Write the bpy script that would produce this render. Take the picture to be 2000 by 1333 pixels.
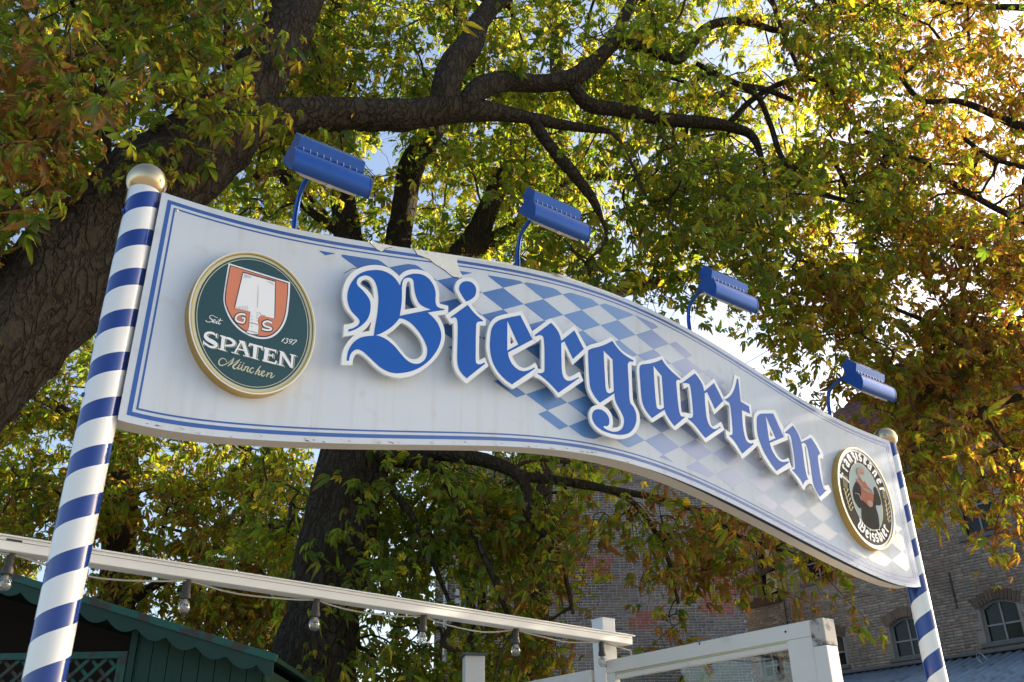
import bpy, bmesh, math, random
import numpy as np
from mathutils import Vector, Matrix, noise
from mathutils.geometry import tessellate_polygon
R = math.radians
rng = np.random.default_rng(7); random.seed(7)
scene = bpy.context.scene
for o in list(bpy.data.objects): bpy.data.objects.remove(o)

# ---------------------------------------------------------------- camera
# the camera was solved from the photograph: vertical and sign-direction vanishing points
CAMH = 1.6
F = 1802.478; CX, CY = 1000.0, 666.5
upc = np.array([943-CX, -2817-CY, F]); upc /= np.linalg.norm(upc)
fwc = np.array([0, 0, 1.0]) - upc[2]*upc; fwc /= np.linalg.norm(fwc)
rtc = np.cross(fwc, upc)
if rtc[0] < 0: rtc = -rtc
M3 = np.array([rtc, fwc, upc])                # camera vector (x right, y down, z forward) -> world
CAM = np.array([0, 0, CAMH])
cam = bpy.data.cameras.new('camera'); camo = bpy.data.objects.new('camera', cam)
scene.collection.objects.link(camo); scene.camera = camo
cam.sensor_width = 36; cam.lens = F*36/2000; cam.clip_end = 2000; cam.clip_start = 0.05
cm = np.column_stack([M3 @ np.array([1, 0, 0]), M3 @ np.array([0, -1, 0]), M3 @ np.array([0, 0, -1])])
mw = Matrix.Identity(4)
for i in range(3):
    for j in range(3): mw[i][j] = cm[i, j]
    mw[i][3] = CAM[i]
camo.matrix_world = mw

# ---------------------------------------------------------------- light
D = np.array([0.80412, 0.59447, 0.0]); N = np.array([0.59447, -0.80412, 0.0]); Z = np.array([0, 0, 1.0])
SUN = D*math.cos(R(20)) + Z*math.sin(R(20)) + N*math.tan(R(5.5)); SUN /= np.linalg.norm(SUN)
world = bpy.data.worlds.new('World'); scene.world = world; world.use_nodes = True
wn = world.node_tree.nodes; wl = world.node_tree.links
sky = wn.new('ShaderNodeTexSky'); sky.sky_type = 'NISHITA'; sky.sun_disc = False
sky.sun_elevation = math.asin(SUN[2]); sky.sun_rotation = math.atan2(SUN[0], SUN[1])
sky.air_density = 1.0; sky.dust_density = 3.2; sky.ozone_density = 1.0
wl.new(sky.outputs[0], wn['Background'].inputs[0]); wn['Background'].inputs[1].default_value = 0.15
sl = bpy.data.lights.new('sun', 'SUN'); sl.energy = 5.0; sl.angle = R(0.53); sl.color = (1.0, 0.88, 0.70)
so = bpy.data.objects.new('sun', sl); scene.collection.objects.link(so)
so.rotation_euler = Vector(-SUN).to_track_quat('-Z', 'Y').to_euler(); so.location = SUN*60
vs = scene.view_settings
vs.view_transform = 'Standard'; vs.look = 'None'; vs.gamma = 1.0; vs.use_curve_mapping = False
vs.exposure = 1.18

# ---------------------------------------------------------------- pixel helpers
def ray(p): return M3 @ np.array([p[0]-CX, p[1]-CY, F])
def atY(x, y, Y):
    r = ray((x, y)); return CAM + r*(Y/r[1])
def onpl(p, P, nn):
    r = ray(p); return CAM + r*(((P-CAM) @ nn)/(r @ nn))
def proj(P):
    q = M3.T @ (np.asarray(P) - CAM); return CX+F*q[0]/q[2], CY+F*q[1]/q[2], q[2]
P0 = np.array([-1.484, 3.031, 2.366+CAMH])    # centre of the near pole's ball
HZ = P0[2]
ROT = math.atan2(D[1], D[0])
def uv(p, w=0.0):
    X = onpl(p, P0+w*N, N) - P0; return (X @ D, X @ Z)

# ---------------------------------------------------------------- object helpers
COL = scene.collection
def link(name, me, parent=None, mat=None):
    o = bpy.data.objects.new(name, me); COL.objects.link(o)
    if parent: o.parent = parent
    if mat and me and not me.materials: me.materials.append(mat)
    return o
def tag(o, label, cat, group=None, kind=None):
    o['label'] = label; o['category'] = cat
    if group: o['group'] = group
    if kind: o['kind'] = kind
    return o
def empty(name, loc, rz=0, label=None, cat=None, group=None):
    o = bpy.data.objects.new(name, None); COL.objects.link(o); o.location = loc; o.rotation_euler = (0, 0, rz)
    o.empty_display_size = .1
    if label: tag(o, label, cat, group)
    return o
def mesh(name, V, Fc, smooth=False):
    me = bpy.data.meshes.new(name); me.from_pydata([tuple(map(float, v)) for v in V], [], Fc)
    if smooth: me.polygons.foreach_set('use_smooth', [True]*len(me.polygons))
    me.update(); return me
def fixn(me):
    bm = bmesh.new(); bm.from_mesh(me); bmesh.ops.recalc_face_normals(bm, faces=bm.faces[:]); bm.to_mesh(me); bm.free(); return me
class MB:
    def __init__(s): s.V = []; s.F = []; s.sm = []
    def add(s, V, Fc, sm=False):
        b = len(s.V); s.V += [tuple(map(float, v)) for v in V]
        s.F += [tuple(b+i for i in f) for f in Fc]; s.sm += [sm]*len(Fc)
    def box(s, a, b):
        x0, y0, z0 = a; x1, y1, z1 = b
        s.add([(x0,y0,z0),(x1,y0,z0),(x1,y1,z0),(x0,y1,z0),(x0,y0,z1),(x1,y0,z1),(x1,y1,z1),(x0,y1,z1)],
              [(0,3,2,1),(4,5,6,7),(0,1,5,4),(1,2,6,5),(2,3,7,6),(3,0,4,7)])
    def bar(s, p, q, w, h, up=(0, 0, 1)):
        p = np.array(p, float); q = np.array(q, float); t = q-p; t /= np.linalg.norm(t)
        a = np.cross(t, up); a /= np.linalg.norm(a); b = np.cross(a, t)
        V = [c + a*sx*w/2 + b*sz*h/2 for c in (p, q) for sx, sz in ((-1,-1),(1,-1),(1,1),(-1,1))]
        s.add(V, [(0,1,2,3),(7,6,5,4),(0,4,5,1),(1,5,6,2),(2,6,7,3),(3,7,4,0)])
    def tube(s, pts, rad, n=8, cap=True):
        P = [np.array(p, float) for p in pts]; m = len(P)
        if np.isscalar(rad): rad = [rad]*m
        T = []
        for i in range(m):
            t = P[min(i+1, m-1)] - P[max(i-1, 0)]; T.append(t/(np.linalg.norm(t)+1e-12))
        a = np.cross(T[0], (0, 0, 1.0))
        if np.linalg.norm(a) < .05: a = np.cross(T[0], (1.0, 0, 0))
        V = []
        for i in range(m):
            a = a - (a @ T[i])*T[i]; a /= np.linalg.norm(a); b = np.cross(T[i], a)
            for k in range(n):
                th = 2*math.pi*k/n; V.append(P[i] + rad[i]*(math.cos(th)*a + math.sin(th)*b))
        Fc = [(i*n+k, i*n+(k+1) % n, (i+1)*n+(k+1) % n, (i+1)*n+k) for i in range(m-1) for k in range(n)]
        s.add(V, Fc, True)
        if cap:
            s.add(V[:n], [tuple(range(n))[::-1]]); s.add(V[-n:], [tuple(range(n))])
    def lathe(s, prof, n=24, c=(0, 0, 0), sm=True):
        V = [(c[0]+r*math.cos(2*math.pi*k/n), c[1]+r*math.sin(2*math.pi*k/n), c[2]+z) for r, z in prof for k in range(n)]
        s.add(V, [(i*n+k, i*n+(k+1) % n, (i+1)*n+(k+1) % n, (i+1)*n+k) for i in range(len(prof)-1) for k in range(n)], sm)
    def prism(s, loop, y0, y1):       # loop of (x,z) extruded along y
        n = len(loop)
        V = [(x, y0, z) for x, z in loop] + [(x, y1, z) for x, z in loop]
        s.add(V, [tuple(range(n)), tuple(range(2*n-1, n-1, -1))] + [(i, i+n, (i+1) % n+n, (i+1) % n) for i in range(n)])
    def build(s, name, mat, parent=None, fix=False, bevel=0):
        me = bpy.data.meshes.new(name); me.from_pydata(s.V, [], s.F)
        me.polygons.foreach_set('use_smooth', s.sm); me.update()
        if fix: fixn(me)
        o = link(name, me, parent, mat)
        if bevel:
            m = o.modifiers.new('bevel', 'BEVEL'); m.width = bevel; m.segments = 2; m.limit_method = 'ANGLE'
        return o
def crom(pts, k=6, closed=False):
    """Catmull-Rom through (x,y[,1]) points; a trailing 1 marks a corner."""
    n = len(pts); out = []
    g = lambda i: np.array(pts[i % n][:2], float) if closed else np.array(pts[min(max(i, 0), n-1)][:2], float)
    cor = lambda i: len(pts[i % n]) > 2
    for i in range(n if closed else n-1):
        p1, p2 = g(i), g(i+1)
        t1 = (p2-g(i-1))/2 if not cor(i) else None; t2 = (g(i+2)-p1)/2 if not cor(i+1) else None
        if t1 is None and t2 is None: out.append(p1); continue
        if t1 is None: t1 = (p2-p1)*1.5-t2/2
        if t2 is None: t2 = (p2-p1)*1.5-t1/2
        for j in range(k):
            t = j/k; a, b = t*t, t*t*t
            out.append((2*b-3*a+1)*p1+(b-2*a+t)*t1+(-2*b+3*a)*p2+(b-a)*t2)
    if not closed: out.append(g(n-1))
    return out
def crom3(pts, k=8):
    P = [np.array(p, float) for p in pts]; out = []; n = len(P)
    for i in range(n-1):
        p0, p1, p2, p3 = P[max(i-1, 0)], P[i], P[i+1], P[min(i+2, n-1)]
        for j in range(k):
            t = j/k
            out.append(.5*((2*p1)+(-p0+p2)*t+(2*p0-5*p1+4*p2-p3)*t*t+(-p0+3*p1-3*p2+p3)*t**3))
    out.append(P[-1]); return out

# ---------------------------------------------------------------- materials
MATS = {}
def mat(name, col, rough=.5, metal=0, noise_s=0, var=.15, bump=0, bump_s=40, spec=.5, coat=0, dirt=None, dirt_s=6, dirt_lo=.6, dirt_hi=.75):
    if name in MATS: return MATS[name]
    m = bpy.data.materials.new(name); m.use_nodes = True; nt = m.node_tree; b = nt.nodes['Principled BSDF']
    b.inputs['Base Color'].default_value = (*col, 1); b.inputs['Roughness'].default_value = rough
    b.inputs['Metallic'].default_value = metal; b.inputs['Specular IOR Level'].default_value = spec
    b.inputs['Coat Weight'].default_value = coat
    tc = nt.nodes.new('ShaderNodeTexCoord'); cur = None
    if noise_s:
        n1 = nt.nodes.new('ShaderNodeTexNoise'); n1.inputs['Scale'].default_value = noise_s; n1.inputs['Detail'].default_value = 6
        nt.links.new(tc.outputs['Object'], n1.inputs['Vector'])
        mx = nt.nodes.new('ShaderNodeMix'); mx.data_type = 'RGBA'
        mx.inputs[6].default_value = (*[c*(1-var) for c in col], 1); mx.inputs[7].default_value = (*[min(1, c*(1+var)) for c in col], 1)
        nt.links.new(n1.outputs['Fac'], mx.inputs[0]); cur = mx.outputs[2]
    if dirt:
        n2 = nt.nodes.new('ShaderNodeTexNoise'); n2.inputs['Scale'].default_value = dirt_s; n2.inputs['Detail'].default_value = 8
        nt.links.new(tc.outputs['Object'], n2.inputs['Vector'])
        rp = nt.nodes.new('ShaderNodeMapRange'); rp.inputs[1].default_value = dirt_lo; rp.inputs[2].default_value = dirt_hi
        nt.links.new(n2.outputs['Fac'], rp.inputs[0])
        mx = nt.nodes.new('ShaderNodeMix'); mx.data_type = 'RGBA'; mx.inputs[6].default_value = (*col, 1); mx.inputs[7].default_value = (*dirt, 1)
        if cur: nt.links.new(cur, mx.inputs[6])
        nt.links.new(rp.outputs[0], mx.inputs[0]); cur = mx.outputs[2]
    if cur: nt.links.new(cur, b.inputs['Base Color'])
    if bump:
        n3 = nt.nodes.new('ShaderNodeTexNoise'); n3.inputs['Scale'].default_value = bump_s; n3.inputs['Detail'].default_value = 5
        nt.links.new(tc.outputs['Object'], n3.inputs['Vector'])
        bp = nt.nodes.new('ShaderNodeBump'); bp.inputs['Strength'].default_value = bump; bp.inputs['Distance'].default_value = .01
        nt.links.new(n3.outputs['Fac'], bp.inputs['Height']); nt.links.new(bp.outputs[0], b.inputs['Normal'])
    MATS[name] = m; return m
BLUE = (.030, .085, .42)
m_white = mat('sign_white', (.59, .65, .72), .6, noise_s=2.5, var=.04, dirt=(.50, .49, .45), dirt_s=9, dirt_lo=.58, dirt_hi=.85, spec=.12)
nt = m_white.node_tree; b_ = nt.nodes['Principled BSDF']; src = b_.inputs['Base Color'].links[0].from_socket
tc = nt.nodes.new('ShaderNodeTexCoord'); mp = nt.nodes.new('ShaderNodeMapping'); mp.inputs['Scale'].default_value = (9, 1, .55); nt.links.new(tc.outputs['Object'], mp.inputs[0])
nz = nt.nodes.new('ShaderNodeTexNoise'); nz.inputs['Scale'].default_value = 2.2; nz.inputs['Detail'].default_value = 7; nt.links.new(mp.outputs[0], nz.inputs['Vector'])
mr = nt.nodes.new('ShaderNodeMapRange'); mr.inputs[1].default_value = .5; mr.inputs[2].default_value = .85; mr.inputs[4].default_value = .55; nt.links.new(nz.outputs[0], mr.inputs[0])
mx = nt.nodes.new('ShaderNodeMix'); mx.data_type = 'RGBA'; nt.links.new(mr.outputs[0], mx.inputs[0]); nt.links.new(src, mx.inputs[6]); mx.inputs[7].default_value = (.47, .48, .46, 1); nt.links.new(mx.outputs[2], b_.inputs['Base Color'])
m_edge = mat('sign_edge', (.62, .57, .49), .6, noise_s=5, var=.10)
m_blue = mat('border_blue', (.028, .105, .37), .4, noise_s=6, var=.08)
m_letter = mat('letter_blue', (.011, .098, .42), .2, noise_s=3, var=.08, spec=.22)
m_lwhite = mat('letter_white', (.74, .77, .77), .3, noise_s=8, var=.02)
m_gold = mat('gold_rim', (.62, .40, .12), .38, metal=.85, noise_s=15, var=.15)
m_silver = mat('silver_rim', (.80, .80, .70), .3, metal=.6)
m_ballgold = mat('ball_champagne', (.62, .47, .28), .26, metal=1, noise_s=6, var=.10, bump=.05, bump_s=60)
m_lamp = mat('lamp_blue', (.010, .066, .28), .27, metal=.55, noise_s=14, var=.15, coat=.2)
m_pale = mat('lamp_frame', (.55, .50, .42), .45, metal=.3, noise_s=10, var=.1)
m_bolt = mat('bolt_metal', (.45, .44, .42), .35, metal=.9)
m_green = mat('badge_green', (.012, .055, .062), .3, noise_s=1.5, var=.10)
m_cream = mat('badge_cream', (.55, .55, .36), .4)
m_pwhite = mat('print_white', (.80, .82, .84), .4)
m_orange = mat('shield_orange', (.62, .20, .10), .45, noise_s=8, var=.08)
m_dark = mat('print_dark', (.02, .025, .035), .45)
m_black = mat('badge_black', (.010, .012, .014), .5, noise_s=20, var=.2, spec=.06)
m_wood = mat('white_paint', (.74, .71, .64), .5, noise_s=4, var=.06, bump=.08, bump_s=90, dirt=(.52, .48, .40), dirt_s=5, dirt_lo=.62, dirt_hi=.8)
m_wood2 = mat('white_beam_paint', (.83, .83, .81), .4, noise_s=3, var=.04)
m_bare = mat('weathered_wood', (.50, .45, .40), .8, dirt=(.10, .09, .08), dirt_s=18, dirt_lo=.48, dirt_hi=.66)
m_slate = mat('slate', (.10, .11, .12), .7, noise_s=20, var=.3)
m_hut = mat('hut_green', (.006, .048, .030), .6, noise_s=9, var=.25, bump=.15, bump_s=60)
m_hutp = mat('hut_green_peeling', (.014, .105, .075), .6, noise_s=6, var=.2, dirt=(.05, .045, .035), dirt_s=7, dirt_lo=.50, dirt_hi=.56, bump=.2, bump_s=30)
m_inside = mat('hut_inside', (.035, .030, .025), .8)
m_brown = mat('brown_timber', (.075, .040, .030), .7, noise_s=12, var=.3)
m_socket = mat('socket_grey', (.05, .048, .045), .55, noise_s=30, var=.2)
m_cable = mat('cable_grey', (.42, .40, .36), .6)
m_black_rub = mat('black_cable', (.02, .02, .02), .5)
m_wframe = mat('window_paint', (.30, .31, .32), .5, noise_s=10, var=.1)
m_sill = mat('stone_sill', (.15, .15, .155), .8, noise_s=12, var=.25)
m_zinc = mat('zinc_pipe', (.42, .45, .47), .4, metal=.7, noise_s=9, var=.2)
m_card = mat('cardboard', (.55, .47, .30), .8, noise_s=12, var=.08)
m_iron = mat('dark_iron', (.04, .04, .042), .6)
def glass(name, rough=0.0, tint=(1, 1, 1), refl=.1):
    m = bpy.data.materials.new(name); m.use_nodes = True; nt = m.node_tree; nt.nodes.clear()
    o = nt.nodes.new('ShaderNodeOutputMaterial'); t = nt.nodes.new('ShaderNodeBsdfTransparent'); t.inputs[0].default_value = (*tint, 1)
    g = nt.nodes.new('ShaderNodeBsdfGlossy'); g.inputs['Roughness'].default_value = rough
    lw_ = nt.nodes.new('ShaderNodeLayerWeight'); lw_.inputs[0].default_value = .5; fr = nt.nodes.new('ShaderNodeMath'); fr.operation = 'POWER'; fr.inputs[1].default_value = 4; nt.links.new(lw_.outputs['Facing'], fr.inputs[0])
    ad = nt.nodes.new('ShaderNodeMath'); ad.operation = 'ADD'; ad.inputs[1].default_value = refl; ad.use_clamp = True
    mx = nt.nodes.new('ShaderNodeMixShader'); nt.links.new(fr.outputs[0], ad.inputs[0]); nt.links.new(ad.outputs[0], mx.inputs[0])
    nt.links.new(t.outputs[0], mx.inputs[1]); nt.links.new(g.outputs[0], mx.inputs[2]); nt.links.new(mx.outputs[0], o.inputs[0])
    return m
m_glass = glass('pane_glass', .0, (.90, .92, .90), .05)
m_bulb = glass('bulb_glass', .03, (.84, .84, .82), .22)
m_wglass = mat('window_glass', (.012, .013, .014), .12, spec=.22, bump=.06, bump_s=3)
# pole paint: helical stripes on the shaft
def stripe_mat(name, period, phase, frac):
    m = bpy.data.materials.new(name); m.use_nodes = True; nt = m.node_tree; b = nt.nodes['Principled BSDF']
    L = nt.links.new; nn = nt.nodes.new
    tc = nn('ShaderNodeTexCoord'); sp = nn('ShaderNodeSeparateXYZ'); L(tc.outputs['Object'], sp.inputs[0])
    def mt(op, a, bb=None):
        x = nn('ShaderNodeMath'); x.operation = op
        for i, q in ((0, a), (1, bb)):
            if q is None: continue
            if isinstance(q, (int, float)): x.inputs[i].default_value = q
            else: L(q, x.inputs[i])
        return x.outputs[0]
    # angle measured from the side that faces the square (-y), growing towards +x
    neg = mt('MULTIPLY', sp.outputs[1], -1)
    ang = mt('ARCTAN2', sp.outputs[0], neg)
    turn = mt('DIVIDE', ang, 2*math.pi)
    q = mt('DIVIDE', mt('SUBTRACT', sp.outputs[2], phase), period)
    fr = mt('FRACT', mt('ADD', mt('SUBTRACT', q, turn), 100.0 + frac/2))
    isb = mt('LESS_THAN', fr, frac)
    n1 = nn('ShaderNodeTexNoise'); n1.inputs['Scale'].default_value = 14; n1.inputs['Detail'].default_value = 8; L(tc.outputs['Object'], n1.inputs['Vector'])
    chip = mt('GREATER_THAN', n1.outputs[0], .80)
    mx = nn('ShaderNodeMix'); mx.data_type = 'RGBA'; mx.inputs[6].default_value = (.80, .80, .77, 1); mx.inputs[7].default_value = (.006, .036, .23, 1)
    L(isb, mx.inputs[0])
    m2 = nn('ShaderNodeMix'); m2.data_type = 'RGBA'; L(chip, m2.inputs[0]); L(mx.outputs[2], m2.inputs[6]); m2.inputs[7].default_value = (.45, .44, .40, 1)
    L(m2.outputs[2], b.inputs['Base Color'])
    b.inputs['Roughness'].default_value = .18; b.inputs['Coat Weight'].default_value = .3; b.inputs['Coat Roughness'].default_value = .06
    return m
# printed lozenges fade along the sign
m_loz = bpy.data.materials.new('lozenge_print'); m_loz.use_nodes = True
nt = m_loz.node_tree; tc = nt.nodes.new('ShaderNodeTexCoord'); sp = nt.nodes.new('ShaderNodeSeparateXYZ')
mr = nt.nodes.new('ShaderNodeMapRange'); mr.inputs[1].default_value = .7; mr.inputs[2].default_value = 4.5
cr = nt.nodes.new('ShaderNodeValToRGB'); nt.links.new(tc.outputs['Object'], sp.inputs[0]); nt.links.new(sp.outputs[0], mr.inputs[0])
nt.links.new(mr.outputs[0], cr.inputs[0]); nt.links.new(cr.outputs[0], nt.nodes['Principled BSDF'].inputs['Base Color'])
nt.nodes['Principled BSDF'].inputs['Roughness'].default_value = .35
e = cr.color_ramp.elements; e[0].position = 0; e[0].color = (.028, .11, .37, 1); e[1].position = 1; e[1].color = (.62, .645, .67, 1)
for p, c in ((.30, (.055, .17, .45)), (.48, (.13, .28, .55)), (.56, (.25, .33, .56)), (.68, (.37, .41, .58)), (.82, (.50, .53, .62))):
    q = e.new(p); q.color = (*c, 1)
# bark
def bark(name, c1, c2, sc=7):
    m = bpy.data.materials.new(name); m.use_nodes = True; nt = m.node_tree; b = nt.nodes['Principled BSDF']; b.inputs['Roughness'].default_value = .95
    b.inputs['Specular IOR Level'].default_value = .15
    tc = nt.nodes.new('ShaderNodeTexCoord'); mp = nt.nodes.new('ShaderNodeMapping'); mp.inputs['Scale'].default_value = (1, 1, .38)
    nt.links.new(tc.outputs['Object'], mp.inputs[0])
    nz = nt.nodes.new('ShaderNodeTexNoise'); nz.inputs['Scale'].default_value = sc*.7; nz.inputs['Detail'].default_value = 4
    nt.links.new(mp.outputs[0], nz.inputs['Vector'])
    ad = nt.nodes.new('ShaderNodeMix'); ad.data_type = 'RGBA'; ad.inputs[0].default_value = .22
    nt.links.new(mp.outputs[0], ad.inputs[6]); nt.links.new(nz.outputs['Color'], ad.inputs[7])
    v = nt.nodes.new('ShaderNodeTexVoronoi'); v.feature = 'DISTANCE_TO_EDGE'; v.inputs['Scale'].default_value = sc*1.7; nt.links.new(ad.outputs[2], v.inputs['Vector'])
    n2 = nt.nodes.new('ShaderNodeTexNoise'); n2.inputs['Scale'].default_value = 30; n2.inputs['Detail'].default_value = 8; nt.links.new(tc.outputs['Object'], n2.inputs['Vector'])
    mr = nt.nodes.new('ShaderNodeMapRange'); mr.inputs[1].default_value = 0; mr.inputs[2].default_value = .16; nt.links.new(v.outputs['Distance'], mr.inputs[0])
    h = nt.nodes.new('ShaderNodeMath'); h.operation = 'MULTIPLY_ADD'; h.inputs[1].default_value = .45; nt.links.new(n2.outputs[0], h.inputs[0]); nt.links.new(mr.outputs[0], h.inputs[2])
    bp = nt.nodes.new('ShaderNodeBump'); bp.inputs['Strength'].default_value = 1.0; bp.inputs['Distance'].default_value = .035
    nt.links.new(h.outputs[0], bp.inputs['Height']); nt.links.new(bp.outputs[0], b.inputs['Normal'])
    mx = nt.nodes.new('ShaderNodeMix'); mx.data_type = 'RGBA'; mx.inputs[6].default_value = (*c1, 1); mx.inputs[7].default_value = (*c2, 1)
    nt.links.new(n2.outputs[0], mx.inputs[0]); nt.links.new(mx.outputs[2], b.inputs['Base Color'])
    return m
m_bark = bark('chestnut_bark', (.014, .012, .008), (.088, .068, .046), 9)
m_twig = mat('twig_bark', (.055, .042, .030), .9, noise_s=20, var=.3, spec=.15)
# leaves: green blades with scorched brown rims, light passes through them
m_leaf = bpy.data.materials.new('chestnut_leaf'); m_leaf.use_nodes = True
nt = m_leaf.node_tree; nt.nodes.clear(); L = nt.links.new; nn = nt.nodes.new
at = nn('ShaderNodeAttribute'); at.attribute_name = 'leaf'; sp = nn('ShaderNodeSeparateColor'); L(at.outputs['Color'], sp.inputs[0])
cr = nn('ShaderNodeValToRGB'); L(sp.outputs[0], cr.inputs[0]); e = cr.color_ramp.elements
e[0].position = 0; e[0].color = (.045, .085, .018, 1); e[1].position = 1; e[1].color = (.30, .25, .03, 1)
for p, c in ((.35, (.075, .125, .020)), (.7, (.14, .18, .022))): q = e.new(p); q.color = (*c, 1)
ge = nn('ShaderNodeNewGeometry'); nz = nn('ShaderNodeTexNoise'); nz.inputs['Scale'].default_value = 22; nz.inputs['Detail'].default_value = 4; L(ge.outputs['Position'], nz.inputs['Vector'])
m1 = nn('ShaderNodeMath'); m1.operation = 'MULTIPLY_ADD'; m1.inputs[1].default_value = .75; L(sp.outputs[1], m1.inputs[0]); L(sp.outputs[2], m1.inputs[2])
m2 = nn('ShaderNodeMath'); m2.operation = 'MULTIPLY_ADD'; m2.inputs[1].default_value = .9; L(nz.outputs[0], m2.inputs[0]); L(m1.outputs[0], m2.inputs[2])
mr = nn('ShaderNodeMapRange'); mr.inputs[1].default_value = 1.17; mr.inputs[2].default_value = 1.37; L(m2.outputs[0], mr.inputs[0])
bc = nn('ShaderNodeMix'); bc.data_type = 'RGBA'; bc.inputs[6].default_value = (.19, .085, .032, 1); bc.inputs[7].default_value = (.10, .048, .024, 1); L(nz.outputs[0], bc.inputs[0])
mx = nn('ShaderNodeMix'); mx.data_type = 'RGBA'; L(mr.outputs[0], mx.inputs[0]); L(cr.outputs[0], mx.inputs[6]); L(bc.outputs[2], mx.inputs[7])
tr = nn('ShaderNodeMix'); tr.data_type = 'RGBA'; tr.blend_type = 'MULTIPLY'; tr.inputs[0].default_value = 1; L(mx.outputs[2], tr.inputs[6]); tr.inputs[7].default_value = (3.8, 3.5, 1.3, 1)
df = nn('ShaderNodeBsdfPrincipled'); df.inputs['Roughness'].default_value = .45; df.inputs['Specular IOR Level'].default_value = .35; L(mx.outputs[2], df.inputs['Base Color'])
tl = nn('ShaderNodeBsdfTranslucent'); L(tr.outputs[2], tl.inputs[0])
ms = nn('ShaderNodeMixShader'); ms.inputs[0].default_value = .6; L(df.outputs[0], ms.inputs[1]); L(tl.outputs[0], ms.inputs[2])
ou = nn('ShaderNodeOutputMaterial'); L(ms.outputs[0], ou.inputs[0])
# brick and mortar: colour varies brick by brick
def brick_mat(name, cols, per='ObjectInfo'):
    m = bpy.data.materials.new(name); m.use_nodes = True; nt = m.node_tree; b = nt.nodes['Principled BSDF']; b.inputs['Roughness'].default_value = .9
    b.inputs['Specular IOR Level'].default_value = .2
    cr = nt.nodes.new('ShaderNodeValToRGB'); cr.color_ramp.interpolation = 'LINEAR'
    if per == 'island':
        g = nt.nodes.new('ShaderNodeNewGeometry'); nt.links.new(g.outputs['Random Per Island'], cr.inputs[0])
    else:
        g = nt.nodes.new('ShaderNodeObjectInfo'); nt.links.new(g.outputs['Random'], cr.inputs[0])
    el = cr.color_ramp.elements; el[0].color = (*cols[0], 1); el[1].color = (*cols[-1], 1)
    for i, c in enumerate(cols[1:-1]): q = el.new((i+1)/(len(cols)-1)); q.color = (*c, 1)
    ge = nt.nodes.new('ShaderNodeNewGeometry'); nz = nt.nodes.new('ShaderNodeTexNoise'); nz.inputs['Scale'].default_value = .45; nz.inputs['Detail'].default_value = 7
    nt.links.new(ge.outputs['Position'], nz.inputs['Vector'])
    mr = nt.nodes.new('ShaderNodeMapRange'); mr.inputs[1].default_value = .3; mr.inputs[2].default_value = .7; mr.inputs[3].default_value = .6; mr.inputs[4].default_value = 1.25
    nt.links.new(nz.outputs[0], mr.inputs[0])
    mx = nt.nodes.new('ShaderNodeMix'); mx.data_type = 'RGBA'; mx.blend_type = 'MULTIPLY'; mx.inputs[0].default_value = 1
    nt.links.new(cr.outputs[0], mx.inputs[6]); nt.links.new(mr.outputs[0], mx.inputs[7]); nt.links.new(mx.outputs[2], b.inputs['Base Color'])
    return m
GREYB = [(0.204, 0.18, 0.174), (0.3, 0.258, 0.24), (0.24, 0.21, 0.21), (0.372, 0.3, 0.258), (0.312, 0.276, 0.252), (0.372, 0.24, 0.198), (0.264, 0.24, 0.24)]
m_brick = brick_mat('old_brick', GREYB); m_brick_i = brick_mat('old_brick_mass', GREYB, 'island')
m_brick_red = brick_mat('red_brick', [(.42, .14, .11), (.50, .17, .13), (.38, .12, .10)])
BRB = [(0.264, 0.222, 0.186), (0.384, 0.318, 0.258), (0.312, 0.264, 0.228), (0.468, 0.384, 0.306), (0.336, 0.294, 0.264), (0.396, 0.282, 0.234), (0.504, 0.42, 0.342)]
m_brick_b = brick_mat('brown_brick_mass', BRB, 'island')
m_mortar = mat('mortar_pale', (.66, .68, .70), .95, noise_s=1.2, var=.25)
m_mortar_b = mat('mortar_brown', (.30, .27, .24), .95, noise_s=1.2, var=.25)
m_tile = brick_mat('roof_tile', [(.17, .085, .075), (.22, .11, .10), (.14, .08, .075), (.25, .14, .12)], 'island')
m_blueroof = mat('blue_sheet', (.28, .36, .46), .5, noise_s=3, var=.2, dirt=(.12, .13, .14), dirt_s=2.5, dirt_lo=.5, dirt_hi=.8)
m_ground = mat('gravel_ground', (.24, .225, .205), .95, noise_s=3, var=.25, bump=.4, bump_s=30)

# ---------------------------------------------------------------- ground
g = MB(); g.add([(-400, -400, 0), (400, -400, 0), (400, 400, 0), (-400, 400, 0)], [(0, 1, 2, 3)])
ground = g.build('ground', m_ground); ground['kind'] = 'structure'; ground['label'] = 'pale gravel yard under the trees and the gate'

# ---------------------------------------------------------------- the sign
sign = empty('entrance_sign', (P0[0], P0[1], 0), ROT, 'white arched sign panel with blue border, lozenges and raised blackletter word between striped poles', 'sign')
def W3(u, v, w): return (u, -w, HZ+v)          # sign coordinates -> local coordinates of things set up like the sign
TOPX = [(315.6,375),(440,414),(560,444.5),(650,461),(740,476),(812,487.7),(920,505),(1009,519),(1064,531),(1156,558),(1218,583),(1340,641),(1420,686),(1506,743),(1625,813),(1738,862)]
BOTX = [(235,821),(312,839),(400,850),(520,861),(640,866),(790,868),(900,869.5),(980,873),(1052,876),(1124,884),(1196,897),(1268,916),(1350,947),(1440,990),(1530,1036),(1593,1066),(1663,1104),(1717,1130),(1767,1144),(1795,1146)]
top = np.array([uv(p) for p in TOPX]); bot = np.array([uv(p) for p in BOTX])
U0, U1 = .072, 5.112
top[0, 0] = bot[0, 0] = U0; top[-1, 0] = bot[-1, 0] = U1
def smooth_curve(a):
    us = np.linspace(U0, U1, 121); c = np.polyfit(a[:, 0]-2.59, a[:, 1], 8); vv = np.polyval(c, us-2.59)
    return us, vv
TU, TV = smooth_curve(top); BU, BV = smooth_curve(bot)
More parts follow.
